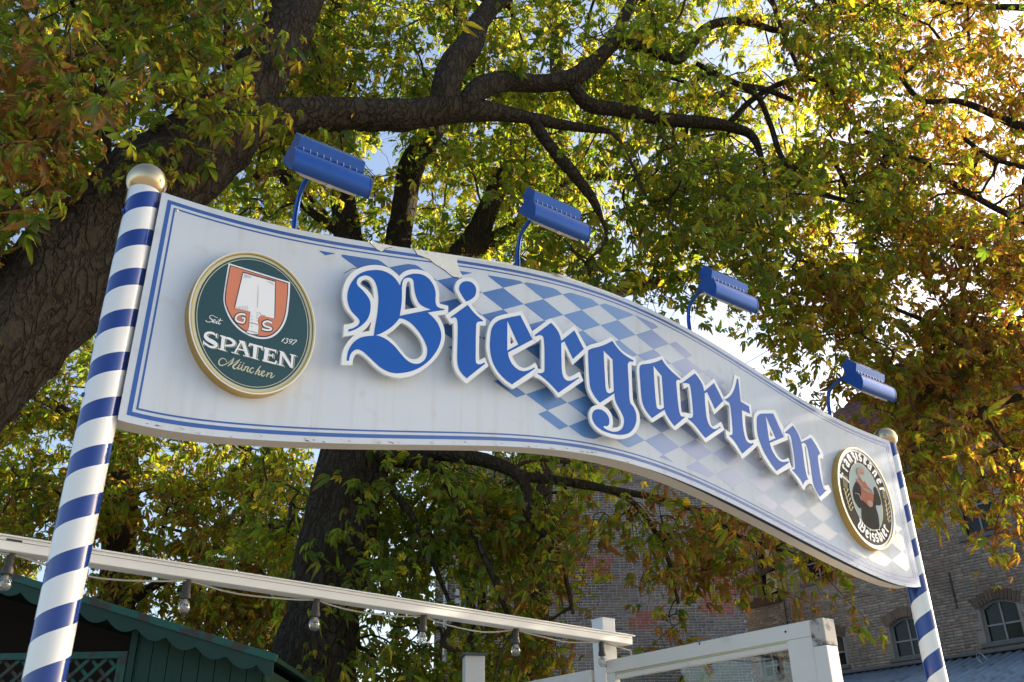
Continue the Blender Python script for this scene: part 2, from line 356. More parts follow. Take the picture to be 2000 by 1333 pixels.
ftop = lambda u: np.interp(u, TU, TV); fbot = lambda u: np.interp(u, BU, BV)
def outline(off):
    """panel outline moved inwards by off"""
    us = np.linspace(U0+off, U1-off, 121); ds = .01
    st = (ftop(us+ds)-ftop(us-ds))/(2*ds); sb = (fbot(us+ds)-fbot(us-ds))/(2*ds)
    return us, ftop(us)-off*np.sqrt(1+st*st), fbot(us)+off*np.sqrt(1+sb*sb)
def ring(o0, o1, w, name, m):
    ua, ta, ba = outline(o0); ub, tb, bb = outline(o1)
    A = [W3(u, v, w) for u, v in zip(ua, ta)] + [W3(u, v, w) for u, v in zip(ua[::-1], ba[::-1])]
    B = [W3(u, v, w) for u, v in zip(ub, tb)] + [W3(u, v, w) for u, v in zip(ub[::-1], bb[::-1])]
    n = len(A)
    return link(name, mesh(name, A+B, [(i, i+n, (i+1) % n+n, (i+1) % n) for i in range(n)]), sign, m)
us, tt, bb = outline(0.0)
b = MB(); n = len(us)     # front sheet, a 4 mm plate
Vf = [W3(u, v, 0) for u, v in zip(us, tt)] + [W3(u, v, 0) for u, v in zip(us, bb)]
Vb = [W3(u, v, -.004) for u, v in zip(us, tt)] + [W3(u, v, -.004) for u, v in zip(us, bb)]
Fq = []
for i in range(n-1):
    Fq += [(i, n+i, n+i+1, i+1), (2*n+i, 2*n+i+1, 3*n+i+1, 3*n+i), (i, i+1, 2*n+i+1, 2*n+i), (n+i+1, n+i, 3*n+i, 3*n+i+1)]
Fq += [(0, 2*n, 3*n, n), (n-1, 2*n-1, 4*n-1, 3*n-1)]
link('front_sheet', mesh('front_sheet', Vf+Vb, Fq), sign, m_white)
us, tt, bb = outline(.014); b = MB()   # the box behind it
Vf = [W3(u, v, -.0045) for u, v in zip(us, tt)] + [W3(u, v, -.0045) for u, v in zip(us, bb)]
Vb = [W3(u, v, -.125) for u, v in zip(us, tt)] + [W3(u, v, -.125) for u, v in zip(us, bb)]
link('panel_box', mesh('panel_box', Vf+Vb, Fq), sign, m_edge)
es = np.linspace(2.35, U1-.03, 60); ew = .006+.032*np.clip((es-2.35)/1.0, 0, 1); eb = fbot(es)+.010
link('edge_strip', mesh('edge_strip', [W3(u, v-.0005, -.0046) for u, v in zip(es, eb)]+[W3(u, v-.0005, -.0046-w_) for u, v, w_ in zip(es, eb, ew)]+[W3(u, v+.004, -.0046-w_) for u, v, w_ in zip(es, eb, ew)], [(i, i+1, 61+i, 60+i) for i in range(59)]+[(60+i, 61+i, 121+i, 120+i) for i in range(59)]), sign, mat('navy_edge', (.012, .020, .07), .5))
ring(.027, .044, .0006, 'wide_border_line', m_blue); ring(.056, .0635, .0006, 'thin_border_line', m_blue)
# lozenges
O2 = np.array([1.793, .063]); E1 = np.array([.1325, -.0545]); E2 = np.array([.1325, .0735])
uo, to_, bo = outline(.088)
Vl, Fl = [], []
for i in range(-14, 24):
    for j in range(-5, 5):
        if (i+j) % 2 == 0: continue
        j0, j1 = max(j, -4.45), min(j+1, 4.45)
        if j1-j0 < .05: continue
        q = [O2+E1*a+E2*c for a, c in ((i, j0), (i+1, j0), (i+1, j1), (i, j1))]   # left,bottom,right,top
        ua, ub = max(q[0][0], uo[0]), min(q[2][0], uo[-1])
        if ub-ua < .003: continue
        xs = sorted(set(list(np.linspace(ua, ub, 14)) + [x for x in (q[1][0], q[3][0]) if ua < x < ub])); prev = None
        for x in xs:
            lo = np.interp(x, [q[0][0], q[1][0], q[2][0]], [q[0][1], q[1][1], q[2][1]])
            hi = np.interp(x, [q[0][0], q[3][0], q[2][0]], [q[0][1], q[3][1], q[2][1]])
            lo = max(lo, np.interp(x, uo, bo)); hi = min(hi, np.interp(x, uo, to_))
            cur = None
            if hi >= lo:
                cur = len(Vl); Vl += [W3(x, lo, .0006), W3(x, hi, .0006)]
            if prev is not None and cur is not None: Fl.append((prev, cur, cur+1, prev+1))
            prev = cur
loz = link('lozenge_pattern', mesh('lozenge_pattern', Vl, Fl), sign, m_loz)
# torn, peeled foil along the top edge and chipped paint along the lower one
def patch(px, w, name, m, k=2):
    lp = [uv(p, w) for p in px]
    tr_ = tessellate_polygon([[Vector((a, b_, 0)) for a, b_ in lp]])
    return link(name, mesh(name, [W3(a, b_, w) for a, b_ in lp], [tuple(t) for t in tr_]), sign, m)
m_peel = mat('bare_panel', (.74, .74, .68), .5, noise_s=18, var=.06, dirt=(.45, .42, .34), dirt_s=26, dirt_lo=.58, dirt_hi=.75)
patch([(809,487),(815,499),(838,506),(850,517),(868,527),(884,541),(897,544),(905,541),(898,530),(893,512),(893,504),(918,506),(960,513),(1000,519),(1002,515),(900,501),(850,493)], .0012, 'peeled_patch', m_peel)
patch([(722,474),(736,487),(745,493),(752,487),(768,484),(782,489),(778,484),(755,478)], .0012, 'peeled_patch', m_peel)
patch([(1086,537),(1140,556),(1190,575),(1217,585),(1216,582),(1180,568),(1130,549),(1090,535)], .0012, 'peeled_patch', m_peel)
patch([(1072,533),(1086,541),(1100,543),(1092,537),(1080,533)], .0012, 'peeled_patch', m_bare)
patch([(1487,731),(1502,743),(1506,745),(1492,733)], .0012, 'peeled_patch', m_bare)
def crack(px, wd):
    s_ = MB(); s_.tube([W3(*uv(p, .001), .001) for p in px], wd, 4, False); return s_.build('crack', m_iron, sign)
crack([(672,534),(680,530),(686,526),(694,524),(701,526)], .0012)
crack([(808,487),(815,498),(838,507),(850,517),(868,528),(884,541),(896,543)], .0022)
crack([(722,474),(735,487),(746,493),(753,486),(766,483)], .0016)
for q in range(46):
    t = random.choice([random.uniform(.02, .45), random.uniform(.02, .98)]); u = U0+t*(U1-U0); v = fbot(u)+random.uniform(.004, .016); s_ = random.uniform(.003, .011)
    lp = [(u+s_*random.uniform(.6, 1.6)*math.cos(a), v+s_*.4*random.uniform(.5, 1.2)*math.sin(a)) for a in np.linspace(0, 6.28, 8)[:-1]]
    link('paint_chip', mesh('paint_chip', [W3(a, c, .0009+q*1e-6) for a, c in lp], [tuple(range(7))]), sign, random.choice([m_bare, m_sill, m_bare]))
b = MB(); b.lathe([(.0001, .004), (.006, .003), (.008, 0)], 12)
sc_me = b.build('screw', m_bolt, sign); sc_me.rotation_euler = (R(90), 0, 0); sc_me.location = W3(*uv((345, 411)), 0)

# ---- raised letters, traced in the plane they stand in
LET = {}
def T(o, s, pts): return [(o[0]+p[0]*s, o[1]+p[1]*s) + tuple(p[2:]) for p in pts]
cB = ((660, 510), .18005); ci = ((860, 530), .18003); cr1 = ((1020, 600), .14256); cg = ((1120, 650), .1651); ca = ((1230, 690), .14255); ct = ((1400, 720), .20254)
LET['B'] = (cB,
 [[(38,1128,1),(45,1030),(65,950),(105,880),(160,820),(187,803,1),(58,820,1),(68,690,1),(130,681),(172,664),(183,645),(150,600),(100,540),(65,470),(50,380),(60,290),(95,200),(160,120),(240,75),(330,50),(410,45),(490,55),(560,80),(615,120),(665,170,1),(700,130),(760,100),(840,90),(920,105),(990,140),(1045,200),(1080,270),(1100,350),(1098,430),(1107,465,1),(1197,488,1),(1197,558,1),(1165,583,1),(1080,588,1),(1115,640),(1147,710),(1160,790),(1155,880),(1120,970),(1060,1060),(980,1140),(880,1210),(770,1255),(650,1268),(560,1250),(470,1205),(390,1140),(310,1060),(255,1017),(215,1005),(185,1025),(165,1070),(160,1128,1)],
  [(245,245),(265,215),(300,202),(340,215),(370,260),(385,330),(388,410,1),(350,345),(300,295),(258,265)],
  [(250,772,1),(310,730),(362,655,1),(345,760,1)],
  [(725,530,1),(733,400),(738,290),(750,240),(768,222),(785,240),(793,300),(800,380),(825,450),(860,505,1)],
  [(520,805,1),(600,755),(690,668,1),(760,705),(840,780),(895,860),(922,950),(910,1020),(860,1060),(800,1065),(745,1035),(680,960),(600,865)]],
 [[[(390,810,1),(410,680),(430,560),(440,420),(430,310),(400,220),(350,170),(290,158),(230,180),(205,225),(215,265),(270,320),(320,380),(350,440),(355,510),(340,590),(300,660),(230,720),(160,755),(115,767,1),(117,742,1),(170,728),(220,695),(237,655),(215,615),(150,545),(115,470),(103,390),(115,310),(150,230),(215,155),(300,112),(400,98),(490,108),(570,145),(630,200),(675,270,1),(690,220),(730,170),(790,145),(850,138),(920,150),(985,190),(1035,260),(1060,340),(1060,440),(1075,490),(1110,512),(1155,520,1),(1155,533,1),(1060,545),(975,560,1),(1040,620),(1090,690),(1120,780),(1115,870),(1075,970),(1000,1070),(900,1150),(780,1200),(650,1218),(560,1205),(470,1160),(390,1090),(310,1015),(260,975),(210,960),(165,980),(135,1020),(120,1083,1),(98,1083,1),(105,1010),(130,940),(185,870),(270,825),(385,812,1)],
   [(672,595,1),(690,470),(695,360),(694,280),(710,210),(745,183),(790,185),(820,215),(830,300),(850,390),(900,475),(1010,527,1)],
   [(412,806,1),(500,770),(600,700),(665,624,1),(720,632),(800,680),(880,770),(940,870),(970,960),(955,1050),(900,1105),(830,1115),(760,1085),(690,1015),(620,930),(540,860),(470,822)]]])
LET['i'] = (ci,
 [[(50,480,1),(245,345,1),(200,280),(165,210),(160,160),(185,105),(235,75),(290,68),(350,80),(400,125),(425,190),(420,260),(390,315),(335,358,1),(370,410),(420,465),(495,520,1),(492,590,1),(430,590,1),(424,700),(420,830),(422,965,1),(485,935,1),(525,1030,1),(285,1222,1),(220,1160),(165,1080),(140,990),(142,850),(147,700),(142,565,1),(118,575,1)]],
 [[[(112,500,1),(298,365,1),(340,420),(390,475),(460,532,1),(465,545,1),(420,548),(395,565),(388,620),(385,800),(385,960),(395,1000),(430,1010),(480,990,1),(485,1005,1),(288,1162,1),(235,1110),(200,1050),(185,970),(187,800),(190,600),(180,520),(155,500),(118,512,1)]],
  [[(283,330,1),(240,270),(208,210),(208,165),(235,125),(285,108),(340,122),(380,165),(390,215),(375,270),(335,305)]]])
LET['e'] = (ci,
 [[(795,1278,1),(700,1215),(610,1120),(545,1010),(505,880),(500,750),(515,640),(545,560),(600,500),(690,470),(800,450),(885,432,1),(1000,655,1),(1055,767,1),(780,920,1),(805,970),(850,1025),(905,1050),(960,1035),(1030,990,1),(1068,1065,1),(1020,1132,1)],
  [(762,695,1),(800,770,1),(762,790,1)]],
 [[[(780,1228,1),(700,1170),(620,1080),(565,970),(540,840),(545,700),(560,620),(600,560),(660,525),(760,500),(868,478,1),(1002,742,1),(735,882,1),(750,950),(790,1020),(850,1070),(910,1085),(970,1070),(1020,1045,1),(1027,1058,1)],
   [(728,535,1),(848,795,1),(727,862,1)]]])
LET['r'] = (cr1,
 [[(135,335,1),(385,155,1),(450,215),(515,300),(555,375,1),(715,252,1),(882,545,1),(862,640,1),(690,795,1),(582,565,1),(583,750),(590,870),(615,935),(660,952),(785,885,1),(840,1010,1),(515,1235,1),(480,1225),(420,1145),(340,1060),(255,995),(170,955,1),(165,925,1),(225,850,1),(265,850,1),(262,640),(262,480),(250,440,1),(208,482,1),(150,440,1)]],
 [[[(172,385,1),(395,215,1),(450,275),(500,350),(528,430),(535,465,1),(715,320,1),(845,575,1),(697,712,1),(580,470,1),(535,497,1),(538,700),(545,880),(570,965),(610,1005),(660,1010),(715,990),(772,960,1),(778,975,1),(497,1175,1),(430,1100),(350,1020),(280,960),(212,915,1),(212,905,1),(265,905),(300,885),(307,840),(308,640),(300,470),(285,405),(240,385),(185,405,1)]]])
LET['g'] = (cg,
 [[(145,420),(138,260),(150,185),(185,150),(250,130),(330,110),(400,75),(440,50,1),(475,75),(520,150),(600,230),(740,305,1),(742,395,1),(687,385,1),(690,500),(695,650),(708,815,1),(745,880),(780,960),(785,1060),(755,1150),(700,1215),(620,1250),(540,1258),(440,1240),(330,1195),(250,1130),(205,1060),(188,980),(195,920),(225,875),(285,855,1),(220,780),(170,680),(152,580)],
  [(400,300,1),(430,330,1),(442,655,1),(418,665,1),(405,500)],
  [(355,868,1),(462,790,1),(490,870),(540,960),(562,1030),(555,1090),(520,1120),(460,1125,1),(468,1060),(455,980),(415,910)]],
 [[[(460,97,1),(520,180),(600,260),(712,330,1),(708,345,1),(665,345),(645,370),(645,430),(655,600),(668,810),(710,880),(740,950),(745,1040),(720,1120),(670,1180),(600,1206),(520,1208),(430,1190),(340,1155),(270,1100),(232,1040),(222,980),(240,930),(275,908),(330,912),(385,950),(420,1010),(425,1070),(405,1103),(365,1103,1),(355,1118,1),(400,1150),(470,1172),(530,1165),(580,1130),(600,1060),(590,990),(540,890),(500,810),(487,718,1),(315,830,1),(250,750),(205,660),(190,560),(180,400),(175,240),(185,205),(230,185),(310,165),(390,135)],
   [(357,212,1),(465,318,1),(480,690,1),(440,715),(405,710),(385,670),(375,560)]]])
LET['a'] = (ca,
 [[(440,36,1),(470,70),(520,150),(600,230),(712,345,1),(735,395,1),(700,412,1),(682,415,1),(690,600),(705,780),(718,815,1),(770,815,1),(800,890,1),(780,942,1),(625,1060,1),(590,1030),(530,950),(470,850,1),(320,948,1),(285,925),(210,830),(150,720),(125,600),(110,420),(97,250),(105,170),(150,120),(250,95),(350,70)],
  [(372,295,1),(408,330,1),(435,705,1),(408,718,1),(390,500)]],
 [[[(440,85,1),(500,170),(590,265),(700,360,1),(690,368,1),(655,368),(638,395),(645,500),(665,700),(685,820),(710,865),(765,872,1),(615,1000,1),(560,930),(510,850),(478,775,1),(308,890,1),(240,810),(190,720),(165,620),(150,450),(135,250),(140,180),(175,155),(260,145),(360,120)],
   [(325,172,1),(440,312,1),(472,745,1),(425,770),(385,760),(365,710),(345,500)]]])
LET['r2'] = (ca,
 [[(715,350,1),(735,330,1),(880,218,1),(940,290),(1000,380),(1035,445,1),(1155,345,1),(1290,605,1),(1300,710,1),(1158,842,1),(1070,630,1),(1085,780),(1095,900),(1120,985),(1150,1000),(1250,940,1),(1300,1050,1),(1040,1228,1),(980,1150),(900,1050),(830,975),(785,938,1),(770,880,1),(775,818,1),(838,835,1),(825,650),(800,460,1),(745,490,1)]],
 [[[(732,398,1),(893,278,1),(950,350),(1000,440),(1020,525,1),(1155,410,1),(1280,655,1),(1170,768,1),(1062,535,1),(1027,552,1),(1035,700),(1055,880),(1090,985),(1140,1035),(1190,1035),(1240,1005,1),(1248,1018,1),(1040,1165,1),(970,1080),(890,980),(800,900,1),(800,888,1),(850,885),(870,850),(865,750),(845,550),(825,440),(785,412),(740,415,1)]]])
LET['t'] = (ct,
 [[(66,282,1),(75,272,1),(120,235),(150,170),(172,62,1),(222,88,1),(238,310,1),(330,352,1),(340,468,1),(272,452,1),(277,560),(295,660),(322,693),(375,680,1),(398,742,1),(245,880,1),(215,820),(160,740),(95,668,1),(83,588,1),(130,620,1),(125,480),(118,362,1),(75,338,1)]],
 [[[(78,300,1),(130,265),(170,200),(195,98,1),(208,105,1),(232,320,1),(310,365,1),(322,437,1),(242,400,1),(250,520),(265,630),(290,700),(325,722),(350,718,1),(358,730,1),(247,822,1),(215,770),(170,700),(118,645,1),(145,640),(155,610),(145,480),(128,350),(100,318,1)]]])
LET['e2'] = (ct,
 [[(358,560),(355,480),(375,425),(420,405),(560,400,1),(655,590,1),(692,685,1),(542,748,1),(580,830),(630,880),(690,860,1),(722,950,1),(585,1028,1),(520,960),(440,840),(390,720),(365,630)],
  [(512,595,1),(540,648,1),(518,655,1)]],
 [[[(387,530),(390,470),(415,440),(460,435),(545,435,1),(648,662,1),(512,718,1),(530,780),(570,850),(620,897),(690,895,1),(697,908,1),(578,988,1),(520,910),(455,800),(410,690),(390,600)],
   [(470,450,1),(568,672,1),(507,698,1)]]])
LET['n'] = (ct,
 [[(640,592,1),(720,515,1),(775,590),(820,690,1),(905,632,1),(960,700),(1028,830,1),(1025,875,1),(998,865,1),(1008,980),(1030,1130,1),(1080,1125,1),(1105,1190,1),(1003,1280,1),(970,1220),(915,1115,1),(890,1112),(865,1130),(848,1168,1),(832,1165),(780,1080),(710,990,1),(705,960,1),(742,950,1),(735,860),(715,730),(690,650,1),(655,662,1)],
  [(845,750,1),(858,755,1),(895,1030,1),(880,1020,1)]],
 [[[(660,615,1),(735,550,1),(785,630),(815,710,1),(908,668,1),(960,745),(998,822,1),(975,842,1),(985,940),(1010,1080),(1035,1160),(1065,1170,1),(995,1238,1),(955,1170),(930,1100),(910,960),(880,790),(862,735),(840,718),(817,728,1),(830,800),(850,950),(870,1040),(885,1070,1),(860,1080),(840,1105),(835,1125,1),(800,1060),(725,975,1),(750,970),(755,930),(740,800),(715,660),(690,630),(665,626,1)]]])
def plate(loops, w0, w1, name, m, parent):
    """flat cut-out with thickness; loops in sign (u,v), first the outline then the holes"""
    tl_ = tessellate_polygon([[Vector((a, c, 0)) for a, c in lp] for lp in loops])
    flat = [q for lp in loops for q in lp]; n_ = len(flat)
    Vv = [W3(a, c, w1) for a, c in flat] + [W3(a, c, w0) for a, c in flat]; Ff = []
    for t in tl_:
        a, b_, c = [flat[i] for i in t]
        ccw = (b_[0]-a[0])*(c[1]-a[1])-(b_[1]-a[1])*(c[0]-a[0]) > 0
        t = tuple(t) if ccw else tuple(t)[::-1]
        Ff.append(t); Ff.append(tuple(i+n_ for i in t[::-1]))
    k = 0
    for li, lp in enumerate(loops):
        A = sum(lp[i][0]*lp[(i+1) % len(lp)][1]-lp[(i+1) % len(lp)][0]*lp[i][1] for i in range(len(lp)))
        fl = (A > 0) == (li == 0)
        for i in range(len(lp)):
            p, q = k+i, k+(i+1) % len(lp)
            Ff.append((q, p, p+n_, q+n_) if fl else (p, q, q+n_, p+n_))
        k += len(lp)
    return link(name, mesh(name, Vv, Ff), parent, m)
WORD = {'B': 'B', 'i': 'i', 'e': 'e', 'r': 'r', 'g': 'g', 'a': 'a', 'r2': 'r', 't': 't', 'e2': 'e', 'n': 'n'}
for idx, key in enumerate(LET):
    (o, s), white, blues = LET[key]
    w1 = .058 + (.0018 if idx % 2 else 0)
    loops = [[uv(p, w1) for p in crom(T(o, s, lp), 6, True)] for lp in white]
    lo_ = plate(loops, w1-.014, w1, 'letter', m_lwhite, sign)
    lo_['label'] = 'blue blackletter %s with a white rim' % WORD[key]
    for bl in blues:
        plate([[uv(p, w1+.0012) for p in crom(T(o, s, lp), 6, True)] for lp in bl], w1+.0003, w1+.0012, 'letter_face', m_letter, lo_)
    # stand-offs that carry the letter
    cu = np.mean([uv(p[:2], w1) for p in T(o, s, blues[0][0])], axis=0)
    mid = sorted(loops[0], key=lambda q: q[1])
    for q in (np.array(mid[len(mid)//8])*.75+cu*.25, np.array(mid[-len(mid)//8])*.75+cu*.25):
        sb = MB(); sb.tube([W3(q[0], q[1], .0), W3(q[0], q[1], w1-.013)], .006, 8); sb.build('stand_off', m_bolt, lo_)

# ---- badges
def ell(c, a, b, n=96): return [(c[0]+a*math.cos(t), c[1]+b*math.sin(t)) for t in np.linspace(0, 2*math.pi, n, endpoint=False)]
def stroke(path, wd):
    P = [np.array(p, float) for p in path]; n_ = len(P)
    if np.isscalar(wd): wd = [wd]*n_
    lft, rgt = [], []
    for i in range(n_):
        t = P[min(i+1, n_-1)]-P[max(i-1, 0)]; t = t/(np.linalg.norm(t)+1e-9); nn_ = np.array([-t[1], t[0]])
        lft.append(P[i]+nn_*wd[i]/2); rgt.append(P[i]-nn_*wd[i]/2)
    return lft, rgt
class Print:
    """flat print: polygons and strokes given in photo pixels, laid in the badge's plane"""
    def __init__(s, w, conv=None): s.w = w; s.V = []; s.F = []; s.k = 0; s.conv = conv
    def _w(s): s.k += 1; return s.w+.00012*(s.k % 6)
    def cv(s, p, w): return s.conv(p) if s.conv else uv(p, w)
    def poly(s, pts):
        w = s._w(); lp = [s.cv(p, w) for p in pts]; b_ = len(s.V)
        s.V += [W3(a, c, w) for a, c in lp]
        for t in tessellate_polygon([[Vector((a, c, 0)) for a, c in lp]]): s.F.append(tuple(b_+i for i in t))
    def line(s, path, wd, k=5):
        if np.isscalar(wd): wd = [wd]*len(path)
        if len(path) > 2:
            ww = np.interp(np.linspace(0, len(path)-1, (len(path)-1)*k+1), range(len(path)), wd); path = crom(path, k); wd = list(ww)
        l_, r_ = stroke(path, wd); w = s._w(); b_ = len(s.V); n_ = len(l_)
        for a, c in zip(l_, r_):
            s.V += [W3(*s.cv(a, w), w), W3(*s.cv(c, w), w)]
        s.F += [(b_+2*i, b_+2*i+1, b_+2*i+3, b_+2*i+2) for i in range(n_-1)]
    def build(s, name, m, parent): return link(name, fixn(mesh(name, s.V, s.F)), parent, m)
def badge(c, a, b_, label, face_m, faces):
    br = plate([ell(c, a, b_), ell(c, a-.012, b_-.012)], .0008, .046, 'badge_rim', m_gold, sign); br['label'] = label
    plate([ell(c, a-.0125, b_-.0125)], .0008, .040, 'badge_face', face_m, br)
    plate([ell(c, a-.001, b_-.001), ell(c, a-.006, b_-.006)], .0462, .0475, 'pale_rim_ring', m_silver, br)  # thin pale metal ring all round the front of the rim
    return br
C1 = (.5096, -.5489); A1, B1 = .268, .322
bd = badge(C1, A1, B1, 'round dark green badge reading SPATEN in a gold rim', m_green, None)
plate([ell(C1, A1-.013, B1-.013), ell(C1, A1-.025, B1-.025)], .0402, .0408, 'cream_band', m_cream, bd)
plate([ell(C1, A1-.0325, B1-.0325), ell(C1, A1-.0352, B1-.0352)], .0402, .0408, 'cream_line', m_cream, bd)
cs = ((350, 480), .23256); c7 = ((390, 610), .10504)
def pr(w, name, m, polys=(), lines=(), parent=bd):
    p = Print(w)
    for (o, s), pts in polys: p.poly(crom(T(o, s, pts), 5, True))
    for (o, s), pts, wd in lines: p.line(T(o, s, pts), wd*s if np.isscalar(wd) else [q*s for q in wd])
    return p.build(name, m, parent)
pr(.0404, 'shield_border', m_pwhite, [(cs, [(415,148,1),(932,308,1),(925,450),(905,600),(860,700),(790,765),(710,785),(620,770),(520,720),(440,640),(390,540),(372,450),(385,330)])])
pr(.0412, 'shield_field_edge', m_dark, [(cs, [(427,163,1),(917,316,1),(910,450),(890,592),(849,688),(783,750),(710,770),(628,755),(527,705),(451,628),(401,532),(383,450),(396,330)])])
pr(.0418, 'shield', m_orange, [(cs, [(433,171,1),(909,322,1),(902,450),(882,588),(842,682),(778,741),(710,760),(632,746),(533,697),(459,622),(409,528),(392,450),(404,330)])])
SP = [(538,230,1),(805,305,1),(798,612,1),(685,588,1),(668,605),(660,640),(666,672),(662,745,1),(610,742),(565,728,1),(585,690),(590,640),(598,556,1),(468,525,1)]
ctr = np.mean([p[:2] for p in SP], axis=0)
pr(.0424, 'spade_outline', m_dark, [(cs, [(ctr[0]+(p[0]-ctr[0])*1.045, ctr[1]+(p[1]-ctr[1])*1.03)+tuple(p[2:]) for p in SP])])
pr(.0430, 'spade', m_pwhite, [(cs, SP)])
hat = [(cs, [(548+i*9, 240+i*2.5), (546+i*9, 270+i*2.5-i*2)], 2) for i in range(0, 7)] + [(cs, [(740+i*8, 296+i*2.3), (741+i*8, 304+i*5)], 2) for i in range(0, 7)]
hat += [(cs, [(664,330),(662,420),(656,520)], [1,3,2]), (cs, [(672,560),(690,583),(725,590)], 3)]
hat += [(cs, [(648, 560+i*13), (664, 566+i*13)], 2) for i in range(6)] + [(cs, [(585,648),(625,653),(664,667)], 4), (cs, [(572,712),(610,722),(658,735)], 4)]
hat += [(cs, [(482+i*13, 512-i*1), (479+i*13, 527+i*3)], 2) for i in range(8)] + [(cs, [(611, 590+i*28), (611, 597+i*28)], 6) for i in range(4)]
pr(.0437, 'spade_hatching', m_dark, [], hat)['kind'] = 'stuff'
pr(.0424, 'initial_outline', m_dark, [], [(cs, [(558,590),(530,572),(490,582),(470,612),(490,640),(545,655)], 28), (cs, [(545,655),(552,612),(522,606)], 26)])
pr(.0424, 'initial_outline', m_dark, [], [(cs, [(782,655),(742,632),(705,648),(715,675),(765,690),(775,706),(740,714),(692,700)], 28)])
pr(.0431, 'initial_letter', m_pwhite, [], [(cs, [(556,586),(530,574),(492,584),(474,612),(492,638),(540,650)], 16), (cs, [(543,650),(550,612),(525,607)], 14)])
pr(.0431, 'initial_letter', m_pwhite, [], [(cs, [(780,652),(742,636),(708,650),(718,674),(764,690),(772,705),(740,711),(696,700)], 16)])
SPA = [[(412,440),(478,458),(450,705),(385,685)],[(380,425),(480,450),(478,474),(380,452)],[(345,668),(490,708),(485,730),(342,690)],
 [(760,530),(835,550),(922,822),(850,803)],[(590,735),(722,771),(716,788),(588,754)],[(808,795),(937,828),(932,844),(805,814)],[(735,520),(842,546),(836,566),(735,542)],
 [(925,572),(1175,640),(1170,676),(925,608)],[(925,572),(960,585),(928,640),(903,635)],[(1140,640),(1178,645),(1170,715),(1150,705)],[(1000,600),(1077,620),(1050,862),(985,842)],[(950,832),(1087,868),(1083,888),(948,850)],
 [(1215,660),(1292,676),(1257,912),(1185,890)],[(1195,650),(1430,705),(1425,738),(1195,684)],[(1395,705),(1430,705),(1420,770),(1405,765)],[(1275,778),(1365,800),(1362,826),(1275,808)],[(1350,770),(1375,775),(1368,860),(1350,852)],[(1165,880),(1425,945),(1420,977),(1162,910)],[(1408,900),(1437,905),(1425,970),(1393,960)],
 [(1500,735),(1545,750),(1520,987),(1475,972)],[(1475,712),(1560,740),(1742,1046),(1680,1032)],[(1705,790),(1752,802),(1727,1046),(1692,1000)],[(1678,775),(1797,805),(1793,824),(1678,796)],[(1448,962),(1567,992),(1561,1008),(1445,980)]]
SPL = [([(298,440),(262,402),(195,382),(125,400),(108,450),(150,505),(230,548),(292,590),(298,632),(250,652),(180,638),(112,590),(78,562)], [14,40,42,52,62,70,76,72,62,45,40,34,14]),
 ([(320,398),(306,480)], 22), ([(74,530),(70,612)], 22), ([(470,478),(560,496),(630,548),(638,592),(590,620),(465,622)], [34,44,60,60,44,28]), ([(775,540),(655,752)], 34), ([(700,682),(840,715)], 26)]
def spaten(w, name, m, dx, dy):
    sh = lambda pts: [(p[0]+dx, p[1]+dy, 1) for p in pts]
    return pr(w, name, m, [(c7, sh(q)) for q in SPA], [(c7, [(p[0]+dx, p[1]+dy) for p in q], wd) for q, wd in SPL])
spaten(.0410, 'word_shadow', m_cream, 24, 16); spaten(.0418, 'word_gap', m_green, 13, 9); spaten(.0426, 'word_spaten', m_pwhite, 0, 0)
MU = [([(500,930),(480,880),(420,860),(365,900),(358,960),(400,992),(470,975),(560,920),(640,850)], [10,12,16,22,26,22,16,12,10]), ([(640,850),(600,935),(520,1008)], [10,30,12]), ([(520,1008),(640,940),(752,880)], [8,8,10]), ([(748,882),(690,950),(620,1010),(650,1055),(700,1030)], [12,30,34,22,8]),
 ([(755,962),(712,1030),(720,1062),(770,1035),(810,972)], [16,26,22,12,16]), ([(810,972),(775,1050),(795,1085),(840,1050)], [16,26,20,8]), ([(860,1005),(820,1090)], 24), ([(832,1060),(880,1015),(905,1030),(880,1085),(895,1110),(935,1085)], [8,14,24,24,18,8]),
 ([(1005,1055),(985,1035),(945,1060),(935,1110),(965,1130),(1010,1100)], [14,18,24,24,20,8]), ([(1140,1000),(1090,1060),(1030,1160)], [14,22,26]), ([(1045,1130),(1090,1085),(1115,1095),(1090,1150),(1105,1170),(1145,1145)], [8,14,24,24,18,8]),
 ([(1160,1145),(1205,1115),(1195,1092),(1160,1115),(1150,1165),(1175,1190),(1225,1160)], [10,12,16,24,26,20,8]), ([(1275,1120),(1240,1205)], 24), ([(1252,1180),(1318,1130),(1345,1146),(1318,1200),(1336,1222),(1405,1172)], [8,14,24,24,18,7]),
 ([(768,925),(770,942)], 26), ([(818,940),(820,957)], 26)]
pr(.0412, 'word_muenchen', m_cream, [], [(c7, p, w) for p, w in MU])
SE = [([(335,108),(300,95),(240,62),(195,70),(190,110),(230,140),(240,165),(190,185),(130,178),(115,150)], [8,8,8,10,14,18,18,12,10,14]), ([(250,185),(290,165),(280,140),(252,160),(245,192),(275,200),(310,180)], [8,10,12,16,14,12,6]), ([(330,162),(305,200),(320,212),(345,195)], [14,16,12,6]), ([(392,118),(350,200),(365,225),(395,205)], [12,16,14,6]), ([(345,150),(428,158)], 8), ([(345,135),(350,140)], 12),
 ([(1585,480),(1520,556)], 14), ([(1535,520),(1585,482)], 7), ([(1598,505),(1630,488),(1645,505),(1615,528)], [8,10,14,8]), ([(1615,528),(1632,548),(1600,578),(1565,566)], [8,16,12,12]), ([(1725,512),(1695,505),(1668,530),(1680,552),(1712,540),(1728,512)], [8,10,14,10,8,12]), ([(1728,512),(1700,565),(1655,585)], [12,14,10]), ([(1738,532),(1760,520),(1805,532),(1715,606)], [8,12,12,14])]
pr(.0412, 'words_seit_1397', m_pwhite, [], [(c7, p, w) for p, w in SE])
